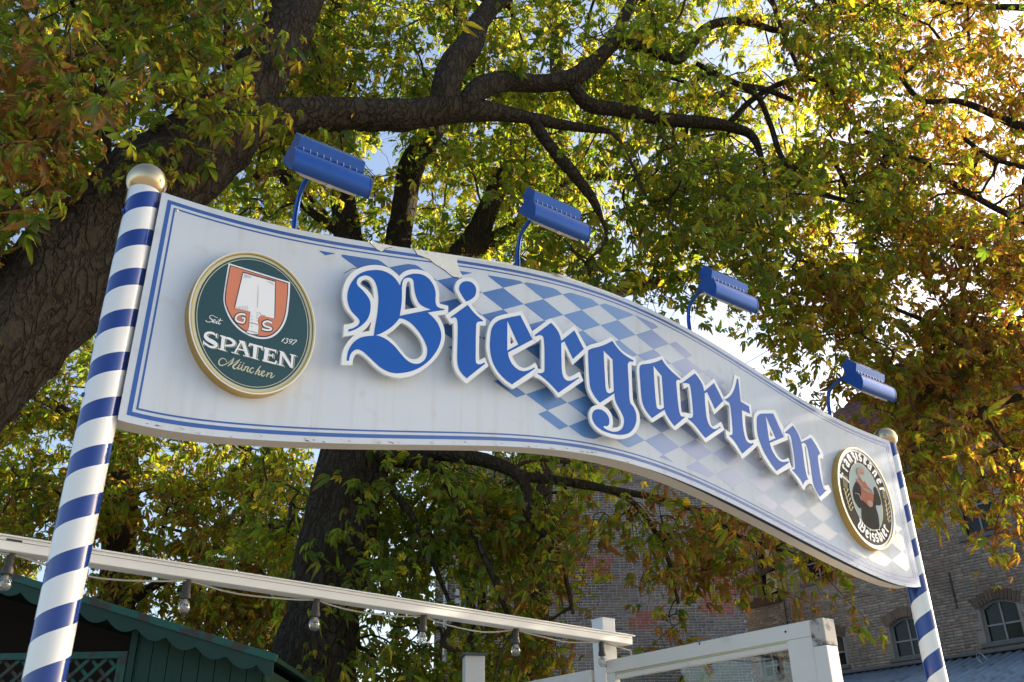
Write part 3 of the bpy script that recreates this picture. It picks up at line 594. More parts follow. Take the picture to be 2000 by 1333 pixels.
# second badge: black oval with blackletter ring text and a plain robed figure
C2 = (4.623, -.567); A2, B2 = .284, .336
b2 = badge(C2, A2, B2, 'oval black badge reading Franziskaner Weissbier in a gold rim', m_black, None)
plate([ell(C2, A2-.013, B2-.013), ell(C2, A2-.027, B2-.027)], .0402, .0408, 'pale_band', m_lwhite, b2)
CI = (C2[0]+.004, C2[1]+.008); AI, BI = A2-.120, B2-.110
plate([ell(CI, AI, BI), ell(CI, AI-.004, BI-.004)], .0402, .0411, 'inner_gold_line', m_cream, b2)
m_oval = mat('oval_background', (.40, .48, .47), .6, noise_s=4, var=.04, spec=.05)
plate([ell(CI, AI-.0045, BI-.0045)], .0402, .0408, 'inner_oval', m_oval, b2)
# blackletter alphabet in a unit cell: strokes (x 0..w, y 0 baseline .. 1 x-height)
ST = .28
GL = {'F': (.95, [[(.35,1.5),(.3,.2),(.15,-.35),(0,-.4)],[(.2,1.45),(.55,1.6),(.95,1.4)],[(.3,.85),(.6,.95),(.85,.8)],[(.05,1.0),(.1,1.4)]]),
 'r': (.6, [[(.1,.95),(.25,.8),(.25,.1),(.4,0)],[(.25,.7),(.45,1.0),(.6,.8)]]), 'a': (.75, [[(.1,.8),(.35,1.0),(.6,.8),(.6,.15),(.75,0)],[(.6,.6),(.15,.4),(.15,.1),(.35,0),(.6,.2)]]),
 'n': (.8, [[(.05,.95),(.2,.8),(.2,.1),(.3,0)],[(.2,.7),(.45,1.0),(.62,.8),(.62,.15),(.78,0)]]), 'z': (.65, [[(.05,.85),(.3,1.0),(.55,.85),(.3,.55),(.55,.35),(.5,-.05),(.25,-.35),(.05,-.25)]]),
 'i': (.4, [[(.05,.95),(.2,.8),(.2,.1),(.35,0)],[(.15,1.3),(.28,1.4)]]), 's': (.62, [[(.55,.85),(.35,1.0),(.1,.8),(.15,.55),(.45,.45),(.5,.2),(.3,0),(.05,.15)]]),
 'k': (.7, [[(.2,1.6),(.2,.1),(.3,0)],[(.2,.75),(.45,1.0),(.6,.8),(.25,.55)],[(.3,.55),(.5,.15),(.68,0)]]), 'e': (.65, [[(.2,.5),(.55,.7),(.4,1.0),(.15,.8),(.15,.2),(.35,0),(.6,.2)]]),
 'W': (1.5, [[(.05,1.3),(.25,1.5),(.35,1.1),(.25,.3),(.5,0)],[(.6,1.45),(.75,1.2),(.65,.3),(.9,0)],[(.5,0),(.75,.3)],[(1.05,1.5),(1.3,1.15),(1.3,.3),(.9,0)],[(.75,.9),(1.15,.8)]]),
 'b': (.7, [[(.2,1.6),(.2,.2),(.35,0),(.6,.2),(.6,.75),(.4,1.0),(.2,.75)]])}
def ring_text(word, sz, a, b_, a0, a1, outward, name):
    p = Print(.0404, conv=lambda q: q); tot = sum(GL[c][0]+.18 for c in word); pos = 0
    for c in word:
        wdt, sts = GL[c]; t = (pos+wdt/2)/tot; th = R(a0+(a1-a0)*t); pos += wdt+.18
        base = np.array([CI[0]+a*math.cos(th), CI[1]+b_*math.sin(th)])
        tg = np.array([-a*math.sin(th), b_*math.cos(th)]); tg /= np.linalg.norm(tg)
        if a1 < a0: tg = -tg
        upv = np.array([-tg[1], tg[0]])
        for st in sts:
            p.line([tuple(base+tg*(x-wdt/2)*sz+upv*y*sz) for x, y in st], ST*sz, 4)
    return p.build(name, m_pwhite, b2)
ring_text('Franziskaner', .050, AI+.022, BI+.020, 166, 12, True, 'word_franziskaner')
ring_text('Weissbier', .047, AI+.074, BI+.066, 226, 322, False, 'word_weissbier')
cf = ((1620, 860), .17263)
m_robe = mat('figure_robe', (.035, .036, .036), .7, noise_s=25, var=.3, spec=.05); m_cowl = mat('figure_cowl', (.40, .15, .10), .7, noise_s=20, var=.3, spec=.05); m_skin = mat('figure_skin', (.50, .31, .23), .7, spec=.05); m_wheat = mat('wheat_gold', (.62, .50, .22), .5)
pr(.0412, 'figure_robe', m_robe, [(cf, [(300,470),(270,530),(262,590),(280,680),(335,770),(358,770),(365,880),(395,950),(460,1000),(530,1010),(566,990),(555,860),(525,745),(570,740),(585,700),(550,580),(520,530),(495,545),(500,620),(420,560),(340,480)])], parent=b2)
pr(.0420, 'figure_cowl', m_cowl, [(cf, [(330,430),(300,460),(345,520),(360,600),(350,660),(400,700),(440,745),(485,745),(500,640),(480,570),(430,520),(400,465),(370,440)])], parent=b2)
pr(.0428, 'figure_head', m_skin, [(cf, [(318,310),(306,350),(322,400),(355,440),(385,445),(395,400),(385,340),(355,312)])], parent=b2)
pr(.0428, 'figure_hand', m_skin, [(cf, [(430,700),(450,680),(485,700),(490,745),(455,755)])], parent=b2)
pr(.0434, 'figure_beard', m_oval, [(cf, [(350,400),(365,455),(392,470),(398,410),(378,392)])], parent=b2)
pr(.0434, 'figure_folds', m_dark, [], [(cf, [(300,440),(345,480),(390,560),(450,600)], 10), (cf, [(380,550),(440,570),(470,600)], 16), (cf, [(285,600),(330,610),(360,680)], 8), (cf, [(322,315),(312,345),(326,380)], 12), (cf, [(355,370),(385,378)], 7)], parent=b2)
wl_ = []
for i in range(5):
    wl_ += [(cf, [(185+i*14, 600+i*50), (163+i*14, 545+i*50)], [4, 12]), (cf, [(190+i*14, 600+i*50), (212+i*14, 552+i*50)], [4, 12])]
    wl_ += [(cf, [(650+i*6, 740+i*48), (628+i*8, 680+i*50)], [4, 12]), (cf, [(658+i*6, 740+i*48), (676+i*4, 700+i*50)], [4, 12])]
for i in range(5):
    wl_ += [(cf, [(148+i*13, 385+i*6), (165+i*9, 530+i*8)], 3), (cf, [(590+i*12, 530+i*10), (615+i*10, 660+i*6)], 3)]
pr(.0405, 'wheat_ears', m_wheat, [], wl_, parent=b2)['kind'] = 'stuff'

# ---------------------------------------------------------------- striped poles
def pole(u, ballv, period, phase_v, frac, label):
    p = P0 + u*D - .06*N
    root = empty('striped_pole', (p[0], p[1], 0), ROT, label, 'pole', 'striped poles that carry the sign')
    m = stripe_mat('pole_stripes', period, HZ+phase_v, frac)
    b = MB(); tz = HZ+ballv-.052
    prof = [(.065, 0)] + [(.065, z) for z in np.linspace(.2, tz-.004, 12)] + [(.062, tz), (.0001, tz+.001)]
    b.lathe(prof, 48); b.build('shaft', m, root)
    b = MB(); b.lathe([(.08*math.sin(t)+1e-5, -.08*math.cos(t)) for t in np.linspace(0, math.pi, 28)], 40, (0, 0, HZ+ballv)); b.build('ball_finial', m_ballgold, root)
    b = MB(); b.lathe([(.11, 0), (.11, .012), (.068, .014), (.068, .05), (.0655, .05)], 32); b.build('foot_flange', m_bolt, root)
    for zz in (-.17, -.98):
        b = MB(); b.lathe([(.0001, .009), (.008, .007), (.010, 0)], 12); o = b.build('bolt_head', m_lamp, root); o.rotation_euler = (0, R(-90), 0); o.location = (-.0648, -.004, HZ+ballv+zz)
    for zz in (-.15, -.95):
        b = MB(); sx = 1 if u < 1 else -1; b.box((min(.05*sx, .09*sx), -.03, HZ+zz-.02), (max(.05*sx, .09*sx), .03, HZ+zz+.02)); b.build('panel_bracket', m_iron, root)
    return root
pole(.018, 0.0, .183, -.120, .42, 'blue and white striped pole with gold ball, beside the dark green badge')
pole(5.17, -.010, .235, -1.262, .49, 'blue and white striped pole with gold ball, beside the oval black badge')

# ---------------------------------------------------------------- sign lamps on goosenecks
DP = [(.305,.060),(.200,.165),(.205,.182),(.222,.195),(.250,.202),(.285,.196),(.312,.176),(.330,.148),(.335,.112),(.326,.078),(.315,.064)]
HP = [(.262,.199),(.282,.204),(.297,.256),(.236,.322),(.190,.284),(.212,.19)]
DP = [tuple(q) for q in crom([(a, c, 1) if i < 2 else (a, c) for i, (a, c) in enumerate(DP)], 4, True)]
def lamp(u, label, off):
    vb = ftop(u)
    root = empty('sign_lamp', (P0+u*D)[:2].tolist()+[HZ+vb], ROT, label, 'lamp', 'blue flood lamps along the top of the sign')
    def prof(lp, x0, x1, name, m, bev=0):
        b = MB(); n_ = len(lp); V = [(x0, -a, c) for a, c in lp] + [(x1, -a, c) for a, c in lp]
        b.add(V[:], [(i, (i+1) % n_, (i+1) % n_+n_, i+n_) for i in range(n_)], False)
        b.add(V[:], [tuple(range(n_))[::-1], tuple(range(n_, 2*n_))])
        return b.build(name, m, root, fix=True, bevel=bev)
    bar_ = prof(DP, -.175, .175, 'barrel', m_lamp, .003)
    prof(HP, -.150, .160, 'gear_housing', m_lamp, .004)
    # the rim and end caps stand a hair proud of the barrel
    c0 = np.mean(DP, axis=0)
    big = [tuple(c0+(np.array(q)-c0)*1.03) for q in DP]
    prof(big, -.181, -.175, 'end_cap', m_lamp, .001); prof(big, .175, .181, 'end_cap', m_lamp, .001)
    b = MB(); V = []   # glass frame on the flat side, facing down and back to the panel
    p, q = np.array((.305,.060)), np.array((.200,.165)); t = (q-p)/np.linalg.norm(q-p); nn_ = np.array([-t[1], t[0]]); nn_ = nn_ if nn_[1] < 0 else -nn_
    lp = [p+t*.012, q-t*.012, q-t*.012+nn_*.012, p+t*.012+nn_*.012]
    prof([tuple(k) for k in lp], -.130, .130, 'glass_frame', m_pale, .002)
    lp = [p+t*.03+nn_*.0125, q-t*.03+nn_*.0125, q-t*.03+nn_*.015, p+t*.03+nn_*.015]
    prof([tuple(k) for k in lp], -.110, .110, 'lamp_glass', m_lwhite)
    lp = [p+t*.004, p+t*.03, p+t*.03+nn_*.016, p+t*.004+nn_*.016]
    prof([tuple(k) for k in lp], -.012, .012, 'clip', m_pale)
    for i in range(9):
        b = MB(); x = -.128+i*.0315
        b.bar((x, -.289, .186), (x, -.281, .236), .0035, .004, (0, 1, 0)); b.build('cooling_fin', m_bolt, bar_)
    b = MB(); pth = crom3([(0, .06, -.02), (0, .06, .06), (0, .058, .14), (0, .03, .225), (0, -.045, .268), (0, -.12, .275), (0, -.20, .255)], 5)
    b.tube(pth, .0125, 14); b.build('gooseneck', m_lamp, root)
    b = MB(); b.lathe([(.028, -.01), (.028, .006), (.014, .008)], 20, (0, .06, 0)); b.build('foot', m_lamp, root)
    return root
for u, lb in ((.67, 'blue flood lamp on gooseneck above the dark green badge'), (1.939, 'blue flood lamp on gooseneck above the letters i and e'),
              (3.249, 'blue flood lamp on gooseneck above the letters a and r'), (4.556, 'blue flood lamp on gooseneck above the oval black badge')):
    lamp(u, lb, 0)

# ---------------------------------------------------------------- white beam with festoon bulbs
pa = atY(0, 1062, 4.0); pb = atY(1225, 1251, 6.78)
bd_ = pb-pa; bd_[2] = 0; BL = np.linalg.norm(bd_); bd_ /= BL; BN = np.array([bd_[1], -bd_[0], 0])
BR = math.atan2(bd_[1], bd_[0]); bz = (pa[2]+pb[2])/2
beam = empty('white_beam', (pa[0], pa[1], bz), BR, 'long white painted beam with festoon bulbs hanging under it', 'beam')
b = MB(); b.box((-1.2, -.05, -.036), (BL, .05, .022)); b.build('beam_body', m_wood2, beam, bevel=.004)
b = MB(); b.box((-1.2, -.056, .0225), (BL+.03, .056, .031)); b.build('cover_strip', m_wood2, beam, bevel=.002)
b = MB(); b.box((-1.2, -.0512, .004), (BL-.005, -.0502, .006)); b.build('joint_line', m_sill, beam)
b = MB(); b.box((.01, -.052, .006), (.075, -.0505, .014)); b.build('slot', m_iron, beam)
def onbeam(p, w=0): return onpl(p, pa + BN*w, BN)
bulbs = [(20,1093),(366,1136),(618,1172),(828,1202),(1008,1228),(1174,1258)]
bl = ['beside the striped pole, left of the hut roof ridge', 'over the scalloped roof edge of the green hut', 'in front of the thick tree trunk', 'second bulb from the capped white post on the trunk side', 'between the slate-capped post and the tall white post', 'at the end of the beam against the tall white post']
lbls = ['clear bulb in a grey socket under the beam, above the dark hut porch', 'clear bulb in a grey socket under the beam, above the scalloped hut roof edge', 'clear bulb in a grey socket under the beam, in front of the tree trunk',
        'clear bulb in a grey socket under the beam, next past the tree trunk', 'clear bulb in a grey socket under the beam, beyond the slate-capped post', 'clear bulb in a grey socket at the end of the beam by the tall post']
bpos = []
for k, (px, lb) in enumerate(zip(bulbs, lbls)):
    X = onbeam(px); x = (X-pa) @ bd_; wp = pa + bd_*x; z0 = bz-.034; bpos.append((x, z0))
    root = empty('light_bulb', (wp[0], wp[1], z0), random.uniform(0, 3), lb, 'light bulb', 'festoon bulbs under the white beam')
    root.rotation_euler = (R(random.uniform(-4, 4)), R(random.uniform(-5, 5)), random.uniform(0, 3)); root.scale = (1.22,)*3
    b = MB(); b.lathe([(.0001, .004), (.014, .003), (.016, -.008), (.0145, -.012), (.0165, -.05), (.0175, -.052), (.0205, -.060), (.0215, -.072), (.020, -.078), (.0001, -.078)], 20); b.build('socket', m_socket, root)
    b = MB(); b.tube([(-.022, 0, .002), (0, 0, .006), (.022, 0, .002)], .0045, 8); b.build('clamp', m_cable, root)
    b = MB(); b.lathe([(.013, -.0785), (.014, -.084), (.020, -.092), (.0245, -.103), (.0255, -.113), (.0235, -.124), (.017, -.133), (.008, -.1375), (.0001, -.1385)], 24); b.build('bulb_glass', m_bulb, root)
    b = MB(); b.lathe([(.009, -.079), (.008, -.093), (.004, -.097), (.0001, -.098)], 12); b.tube([(-.006, 0, -.096), (-.008, 0, -.11), (0, .004, -.114), (.008, 0, -.11), (.006, 0, -.096)], .0012, 5); b.build('filament_stem', m_pale, root)
pts = []; xs = [-1.0]+[q[0] for q in bpos]
for i, (x0, x1) in enumerate(zip(xs[:-1], xs[1:])):
    for t in np.linspace(0, 1, 9)[:-1]:
        pts.append(pa+bd_*(x0+(x1-x0)*t)+BN*.012*math.sin(9*t+i)+np.array([0, 0, bz-pa[2]-.040-.036*math.sin(math.pi*t)*(1+.3*math.sin(i*2))]))
pe = pa+bd_*(BL-.02)+np.array([0, 0, bz-pa[2]-.04]); pts += [pa+bd_*bpos[-1][0]+np.array([0, 0, bz-pa[2]-.038]), pe+np.array([0, 0, -.022]), pe+bd_*.05+np.array([0, 0, -.03]), pe+bd_*.055+np.array([0, 0, -.06])]
b = MB(); b.tube(pts, .0048, 7); tag(b.build('festoon_cable', m_cable), 'thin grey cable slung under the white beam from bulb to bulb', 'cable')
b = MB(); b.tube(crom3([pe+np.array([0, 0, .045]), pe+bd_*.045+np.array([0, 0, .02]), pe+bd_*.06+np.array([0, 0, -.02]), pe+bd_*.05+np.array([0, 0, -.034])], 5), .004, 7)
tag(b.build('black_wire', m_black_rub), 'short black wire looping from the end of the white beam', 'wire')

# ---------------------------------------------------------------- posts, fence and glazed screen
PR = math.atan2(-D[0], D[1])      # local x = N (towards the square), local y = D
def frame_root(name, P, label, cat, group=None): return empty(name, (P[0], P[1], 0), math.atan2(N[1], N[0]), label, cat, group)
pk = atY(1190, 1299, 6.70); K2 = pk @ D
def scr(p, off=0):                 # pixel -> (x along N, z) on the screen's plane
    X = onpl(p, D*(K2+off), D); return X @ N, X[2]
xL, zL_ = scr((1193, 1297)); xR, zR_ = scr((1591, 1207)); zt = (zL_+zR_)/2; SX0 = xL
base = D*K2
def S3(x, y, z): return (x, y, z)
screen = frame_root('glazed_screen', base, 'cream painted timber screen with a glass pane and bolted corners', 'screen')
ztop = zt; 
xg0, zg0 = scr((1211, 1321)); xg1, zg1 = scr((1543, 1246)); zg = (zg0+zg1)/2
rail = ztop-zg
xi, zi_ = scr((1553, 1290)); xi0, _ = scr((1212, 1322))
b = MB(); b.box((xL+.002, -.052, ztop-rail), (xR-.001, .0, ztop)); b.build('top_rail', m_wood, screen, bevel=.004)
b = MB(); b.box((xL+.003, -.050, .35), (xi0-.004, -.002, ztop-rail-.0005)); b.build('stile', m_wood, screen, bevel=.004)
b = MB(); b.box((xi, -.050, .35), (xR-.002, -.002, ztop-rail-.0005)); b.build('stile', m_wood, screen, bevel=.004)
b = MB(); b.box((xi0-.004, -.040, ztop-rail-.045), (xi-.0005, -.006, ztop-rail-.0005)); b.build('glazing_bead', m_wood, screen, bevel=.008)
b = MB(); b.tube([(xi0, -.043, ztop-rail-.008), (xi, -.043, ztop-rail-.004)], .006, 8); b.build('putty_bead', m_cream, screen)
b = MB(); b.box((xL+.003, -.050, .15), (xR-.003, -.002, .349)); b.build('bottom_rail', m_wood, screen, bevel=.004)
b = MB(); b.box((xi0-.008, -.022, .35), (xi+.004, -.018, ztop-rail-.03)); b.build('glass_pane', m_glass, screen)
b = MB(); b.box((xR, -.06, .1), (xR+.09, .04, ztop-.145)); b.build('end_post', m_wood, screen, bevel=.005)
b = MB(); b.box((xR+.002, -.058, ztop-.144), (xR+.092, .042, ztop-.002)); b.build('weathered_block', m_bare, screen, bevel=.004)
for px in ((1552, 1217), (1195, 1303), (1378, 1259), (1546, 1236)):
    x, z = scr(px); b = MB(); b.lathe([(.0001, .003), (.006, .003), (.007, 0)], 12); o = b.build('bolt_head', m_iron, screen); o.rotation_euler = (R(90), 0, 0); o.location = (x, -.0522, z)
# tall post at the end of the beam
tp = empty('tall_post', (0, 0, 0), 0, 'tall white steel post with a capped square top at the end of the beam', 'post')
pt = pa+bd_*(BL-.12)+BN*(-.11); tp.location = (pt[0], pt[1], 0); tp.rotation_euler = (0, 0, math.atan2(N[1], N[0]))
zq = onpl((1190, 1212), pt, BN)[2]
b = MB(); b.box((-.06, -.06, 0), (.06, .06, zq-.002)); b.build('shaft', m_wood2, tp, bevel=.006)
b = MB(); b.box((-.063, -.063, zq-.012), (.063, .063, zq)); b.build('cap', m_wood2, tp, bevel=.004)
for dx, dz in ((-.035, -.035), (.03, -.035)):
    b = MB(); b.lathe([(.0001, .002), (.005, .002), (.006, 0)], 10); o = b.build('bolt_head', m_iron, tp); o.rotation_euler = (0, R(-90), 0); o.location = (-.0612, dx, zq+dz)
# low fence boards left of the post
fp = frame_root('fence_panel', base, 'low white boarded fence panel beside the tall white post', 'fence')
fx1, fz = scr((1163, 1309)); fx0, fz0 = scr((1046, 1336)); fx1 = min(fx1, xL-.10)
for k in range(9):
    b = MB(); b.box((fx1-.12*(k+1)+.004, -.03, .15), (fx1-.12*k-.004, -.008, fz-.002)); b.build('board', m_wood, fp, bevel=.003)
b = MB(); b.box((fx1-.12*9, -.045, fz-.09), (fx1, -.0305, fz)); b.build('top_rail', m_wood, fp, bevel=.003)
b = MB(); b.box((fx1-.12*9, -.045, .3), (fx1, -.0305, .39)); b.build('bottom_rail', m_wood, fp, bevel=.003)
# slate-capped post
cp = atY(925, 1283, 6.9)
post = empty('capped_post', (cp[0], cp[1], 0), R(12), 'short white timber post under a thin slate cap', 'post')
b = MB(); b.box((-.07, -.07, 0), (.07, .07, cp[2]-.001)); b.build('shaft', m_wood, post, bevel=.006)
b = MB(); b.box((-.09, -.09, cp[2]), (.09, .09, cp[2]+.014)); b.build('slate_cap', m_slate, post, bevel=.003)

# ---------------------------------------------------------------- green hut
HY = 7.2
h0 = atY(0, 1113, HY); h1 = atY(537, 1278, HY); hs = (h1[2]-h0[2])/(h1[0]-h0[0])
hx0, hx1 = h0[0]-1.9, h1[0]
hut = empty('green_hut', (0, 0, 0), 0, 'dark green garden hut with scalloped bargeboard, plank wall and lattice', 'hut')
zr = lambda x: h0[2]+hs*(x-h0[0])
b = MB()   # bargeboard with scalloped lower edge
xs = np.linspace(hx0, hx1, 200); per = .235
low = [zr(x)-.115-.058*abs(math.sin(math.pi*(x-hx0)/per))**.8 for x in xs]
lp = [(x, zr(x)-.052) for x in xs] + [(x, z) for x, z in zip(xs[::-1], low[::-1])]
V = [(x, HY-.02, z) for x, z in lp]+[(x, HY, z) for x, z in lp]; n_ = len(xs)
b.add(V, [(i, 2*n_-1-i, 2*n_-2-i, i+1) for i in range(n_-1)] + [(2*n_+i, 2*n_+i+1, 4*n_-2-i, 4*n_-1-i) for i in range(n_-1)] + [(i, i+1, 2*n_+i+1, 2*n_+i) for i in range(2*n_-1)] + [(2*n_-1, 0, 2*n_, 4*n_-1)])
b.build('bargeboard', m_hut, hut, fix=True)
b = MB(); b.bar((hx0, HY-.012, zr(hx0)-.028), (hx1+.02, HY-.012, zr(hx1+.02)-.028), .05, .055, (0, 0, 1)); b.build('verge_board', m_hutp, hut, bevel=.004)
b = MB(); b.bar((hx0, HY+1.55, zr(hx0)-.02), (hx1-.02, HY+1.55, zr(hx1-.02)-.02), 3.0, .03, (0, 0, 1)); b.build('roof_deck', m_hut, hut)
b = MB(); xm = hx0; zz = zr(hx0); b.bar((xm-.01, HY+1.6, zz-.02), (xm-3.0, HY+1.6, zz+hs*2.9), 3.1, .03); b.build('roof_deck', m_hut, hut)
wx = atY(262, 1300, HY+.25)[0]; WY = HY+.25
x = wx; k = 0
while x < hx1-.14:
    w_ = .125; b = MB(); xa, xb = x+.003, min(x+w_-.003, hx1-.12)
    b.add([(xa, WY, 0), (xb, WY, 0), (xb, WY+.02, 0), (xa, WY+.02, 0), (xa, WY, zr(xa)-.05), (xb, WY, zr(xb)-.05), (xb, WY+.02, zr(xb)-.05), (xa, WY+.02, zr(xa)-.05)], [(0,3,2,1),(4,5,6,7),(0,1,5,4),(1,2,6,5),(2,3,7,6),(3,0,4,7)])
    b.build('plank', m_hut, hut); x += w_
b = MB(); b.box((wx-.05, WY-.02, 0), (wx+.001, WY+.05, zr(wx)-.05)); b.build('corner_stud', m_hut, hut)
b = MB(); b.prism([(hx0-3, 0), (hx1-.1, 0), (hx1-.1, zr(hx1-.1)-.018), (hx0, zr(hx0)-.018), (hx0-3, zr(hx0)+hs*2.9-.018)], HY+3.0, HY+3.03); b.build('back_wall', m_inside, hut)
b = MB(); b.box((hx0-3, HY+.3, 0), (hx0-2.95, HY+3, zr(hx0)+hs*2.9-.05)); b.build('side_wall', m_hut, hut)
b = MB(); b.box((hx0-2.9, HY+2.2, 0), (wx-.06, HY+2.24, 2.4)); b.build('inner_partition', m_inside, hut)
b = MB(); b.add([(hx1-.12, WY+.03, 0), (hx1-.12, HY+3.1, 0), (hx1-.12, HY+3.1, zr(hx1)-.06), (hx1-.12, WY+.03, zr(hx1)-.06)], [(0, 1, 2, 3)]); b.build('side_wall', m_hut, hut)
b = MB(); b.box((wx-.02, WY+.06, 0), (wx+.02, HY+3.1, zr(wx)-.06)); b.build('inner_wall', m_inside, hut)
b = MB(); pz = atY(200, 1330, WY+.03); b.bar((wx-.75, WY+.12, 1.6), (wx-.02, WY+.12, 2.35), .06, .09); b.build('brace', m_brown, hut)
lt = atY(100, 1276, WY); lx0 = atY(-250, 1280, WY)[0]; lz = lt[2]; lh = .85
b = MB(); b.box((lx0, WY-.03, lz-.05), (wx-.055, WY+.03, lz)); b.build('lattice_rail', m_hutp, hut)
b = MB(); b.box((wx-.125, WY-.028, lz-lh), (wx-.056, WY+.028, lz-.0505)); b.build('lattice_stile', m_hutp, hut)
b = MB(); b.box((lx0, WY-.03, lz-lh-.06), (wx-.055, WY+.03, lz-lh-.001)); b.build('lattice_rail', m_hutp, hut)
for sg, yy in ((1, WY-.008), (-1, WY+.008)):
    x = lx0-lh
    while x < wx:
        x0, z0, x1, z1 = x, (lz-lh if sg > 0 else lz-.05), x+lh-.05, (lz-.05 if sg > 0 else lz-lh)
        lo, hi = lx0, wx-.126
        if x1 > lo and x0 < hi:
            t0 = max(0, (lo-x0)/(x1-x0)); t1 = min(1, (hi-x0)/(x1-x0))
            if t1-t0 > .06:
                b = MB(); b.bar((x0+(x1-x0)*t0, yy, z0+(z1-z0)*t0), (x0+(x1-x0)*t1, yy, z0+(z1-z0)*t1), .012, .026, (0, 1, 0) if False else (0, 0, 1)); b.build('lattice_slat', m_hutp, hut)
        x += .135

# ---------------------------------------------------------------- brick buildings
def bricks(rects, holes, bw=.25, bh=.077, joint=.012, depth=.02, seed=1):
    """brick positions (x0,x1,z0,z1) over a wall, header/stretcher mix, openings left out"""
    r = random.Random(seed); out = []
    for (X0, X1, Z0, Z1) in rects:
        rows = int((Z1-Z0)/bh)
        for i in range(rows):
            z0 = Z0+i*bh; x = X0-(bw/2 if i % 2 else 0)-r.random()*.04
            while x < X1:
                w_ = bw if (r.random() < .62) else bw/2
                a, c = max(x, X0), min(x+w_-joint, X1); z1 = z0+bh-joint; x += w_
                if c-a < .04: continue
                if any(h(a, c, z0, z1) for h in holes): continue
                out.append((a, c, z0, z1))
    return out
def brick_mesh(bs, depth, jit=.006, seed=3):
    n_ = len(bs); r = np.random.default_rng(seed); A = np.array(bs)
    y = -depth-r.uniform(-jit, jit, n_)
    j = lambda: r.uniform(-.003, .003, n_)
    x0, x1, z0, z1 = A[:, 0]+j(), A[:, 1]+j(), A[:, 2]+j(), A[:, 3]+j()
    V = np.zeros((n_, 8, 3)); o0 = np.zeros(n_)+.01
    for k, (xx, yy, zz) in enumerate(((x0, y, z0), (x1, y, z0), (x1, y, z1), (x0, y, z1), (x0, o0, z0), (x1, o0, z0), (x1, o0, z1), (x0, o0, z1))):
        V[:, k, 0], V[:, k, 1], V[:, k, 2] = xx, yy, zz
    Fc = np.array([(0,1,2,3), (0,4,5,1), (1,5,6,2), (2,6,7,3), (3,7,4,0)])
    Fa = (Fc[None]+8*np.arange(n_)[:, None, None]).reshape(-1, 4)
    return quadmesh('bricks', V.reshape(-1, 3), Fa)
def quadmesh(name, V, Fa):
    me = bpy.data.meshes.new(name); me.vertices.add(len(V)); me.vertices.foreach_set('co', np.asarray(V, np.float32).ravel())
    me.loops.add(Fa.size); me.loops.foreach_set('vertex_index', Fa.astype(np.int32).ravel())
    me.polygons.add(len(Fa)); me.polygons.foreach_set('loop_start', np.arange(0, Fa.size, 4, dtype=np.int32))
    me.update(calc_edges=True); me.validate(); return me
K = 24.0
rw = empty('brown_brick_building', tuple(D*K), math.atan2(N[1], N[0]), 'brown brick building with arched windows and a red tiled roof behind the striped pole', 'building')
def rwc(p, off=0):
    X = onpl(p, D*(K+off), D); return X @ N, X[2]
WXL = rwc((1440, 1100))[0]; WXR = -3.6
EZ = (rwc((1760, 863))[1]+rwc((1937, 811))[1])/2
wins = []      # (x0,x1,zsill,ztop,arched,frame)
def win(pa_, pb_, ps, pt_, arched, sillw=.12, kind='bars'):
    x0 = rwc(pa_)[0]; x1 = rwc(pb_)[0]; wins.append((x0, x1, rwc(ps)[1], rwc(pt_)[1], arched, kind))
win((1603,1270), (1648,1262), (1628,1303), (1624,1238), True)
win((1741,1250), (1806,1238), (1772,1283), (1768,1205), True)
win((1919,1220), (1992,1208), (1954,1253), (1948,1170), True)
win((1870,1000), (1938,985), (1903,1046), (1896,925), False, kind='white')
win((1568,1110), (1620,1098), (1595,1135), (1590,1060), False, kind='white')
win((1486,1290), (1520,1284), (1503,1322), (1500,1270), True)
win((1474,1125), (1514,1115), (1494,1165), (1490,1060), False, kind='board')
x0, x1, z0, z1 = wins[2][:4]
for dx in (3.3, 6.6): wins.append((x0+dx, x1+dx, z0, z1, True, 'bars'))
def arch_h(x, w_): # height of arch curve over springing
    x0, x1, zs, zt_, ar = w_[:5]; c = (x0+x1)/2; hw = (x1-x0)/2
    return zt_ if not ar else zt_-.22*hw*2*((x-c)/hw)**2*.75
holes = []
for w_ in wins:
    def h(a, c, z0, z1, w_=w_):
        m_ = (a+c)/2
        if c < w_[0]-.01 or a > w_[1]+.01: return False
        mm = min(max(m_, w_[0]), w_[1])
        return z1 > w_[2]-.0 and z0 < arch_h(mm, w_)+(.02 if not w_[4] else .03)
    holes.append(h)
# arch voussoirs
vou = MB(); nv = 0
for w_ in wins:
    if not w_[4]: continue
    x0, x1 = w_[0], w_[1]; nb = 13
    for i in range(nb):
        xa = x0-.10+(x1-x0+.2)*(i+.06)/nb; xb = x0-.10+(x1-x0+.2)*(i+.94)/nb; c = (x0+x1)/2
        za = arch_h(min(max(xa, x0), x1), w_)-(.05 if not x0 < xa < x1 else 0); zb = arch_h(min(max(xb, x0), x1), w_)
        sl_a, sl_b = (xa-c)*.22, (xb-c)*.22
        za = arch_h((xa+xb)/2 if x0 < (xa+xb)/2 < x1 else (x0 if xa < c else x1), w_)
        vou.add([(xa, -.028, za), (xb, -.028, za), (xb+sl_b, -.028, za+.26), (xa+sl_a, -.028, za+.26), (xa, .01, za), (xb, .01, za), (xb+sl_b, .01, za+.26), (xa+sl_a, .01, za+.26)], [(0,1,2,3), (0,4,5,1), (1,5,6,2), (2,6,7,3), (3,7,4,0)])
vou.build('arch_bricks', brick_mat('arch_brick', [(.16, .115, .09), (.22, .14, .10), (.15, .115, .10), (.24, .17, .13)], 'island'), rw)['kind'] = 'stuff'
bs = bricks([(WXL, WXR, 2.0, EZ)], holes, seed=5)
o = link('brick_facing', brick_mesh(bs, .016, .005), rw, m_brick_b); o['kind'] = 'stuff'
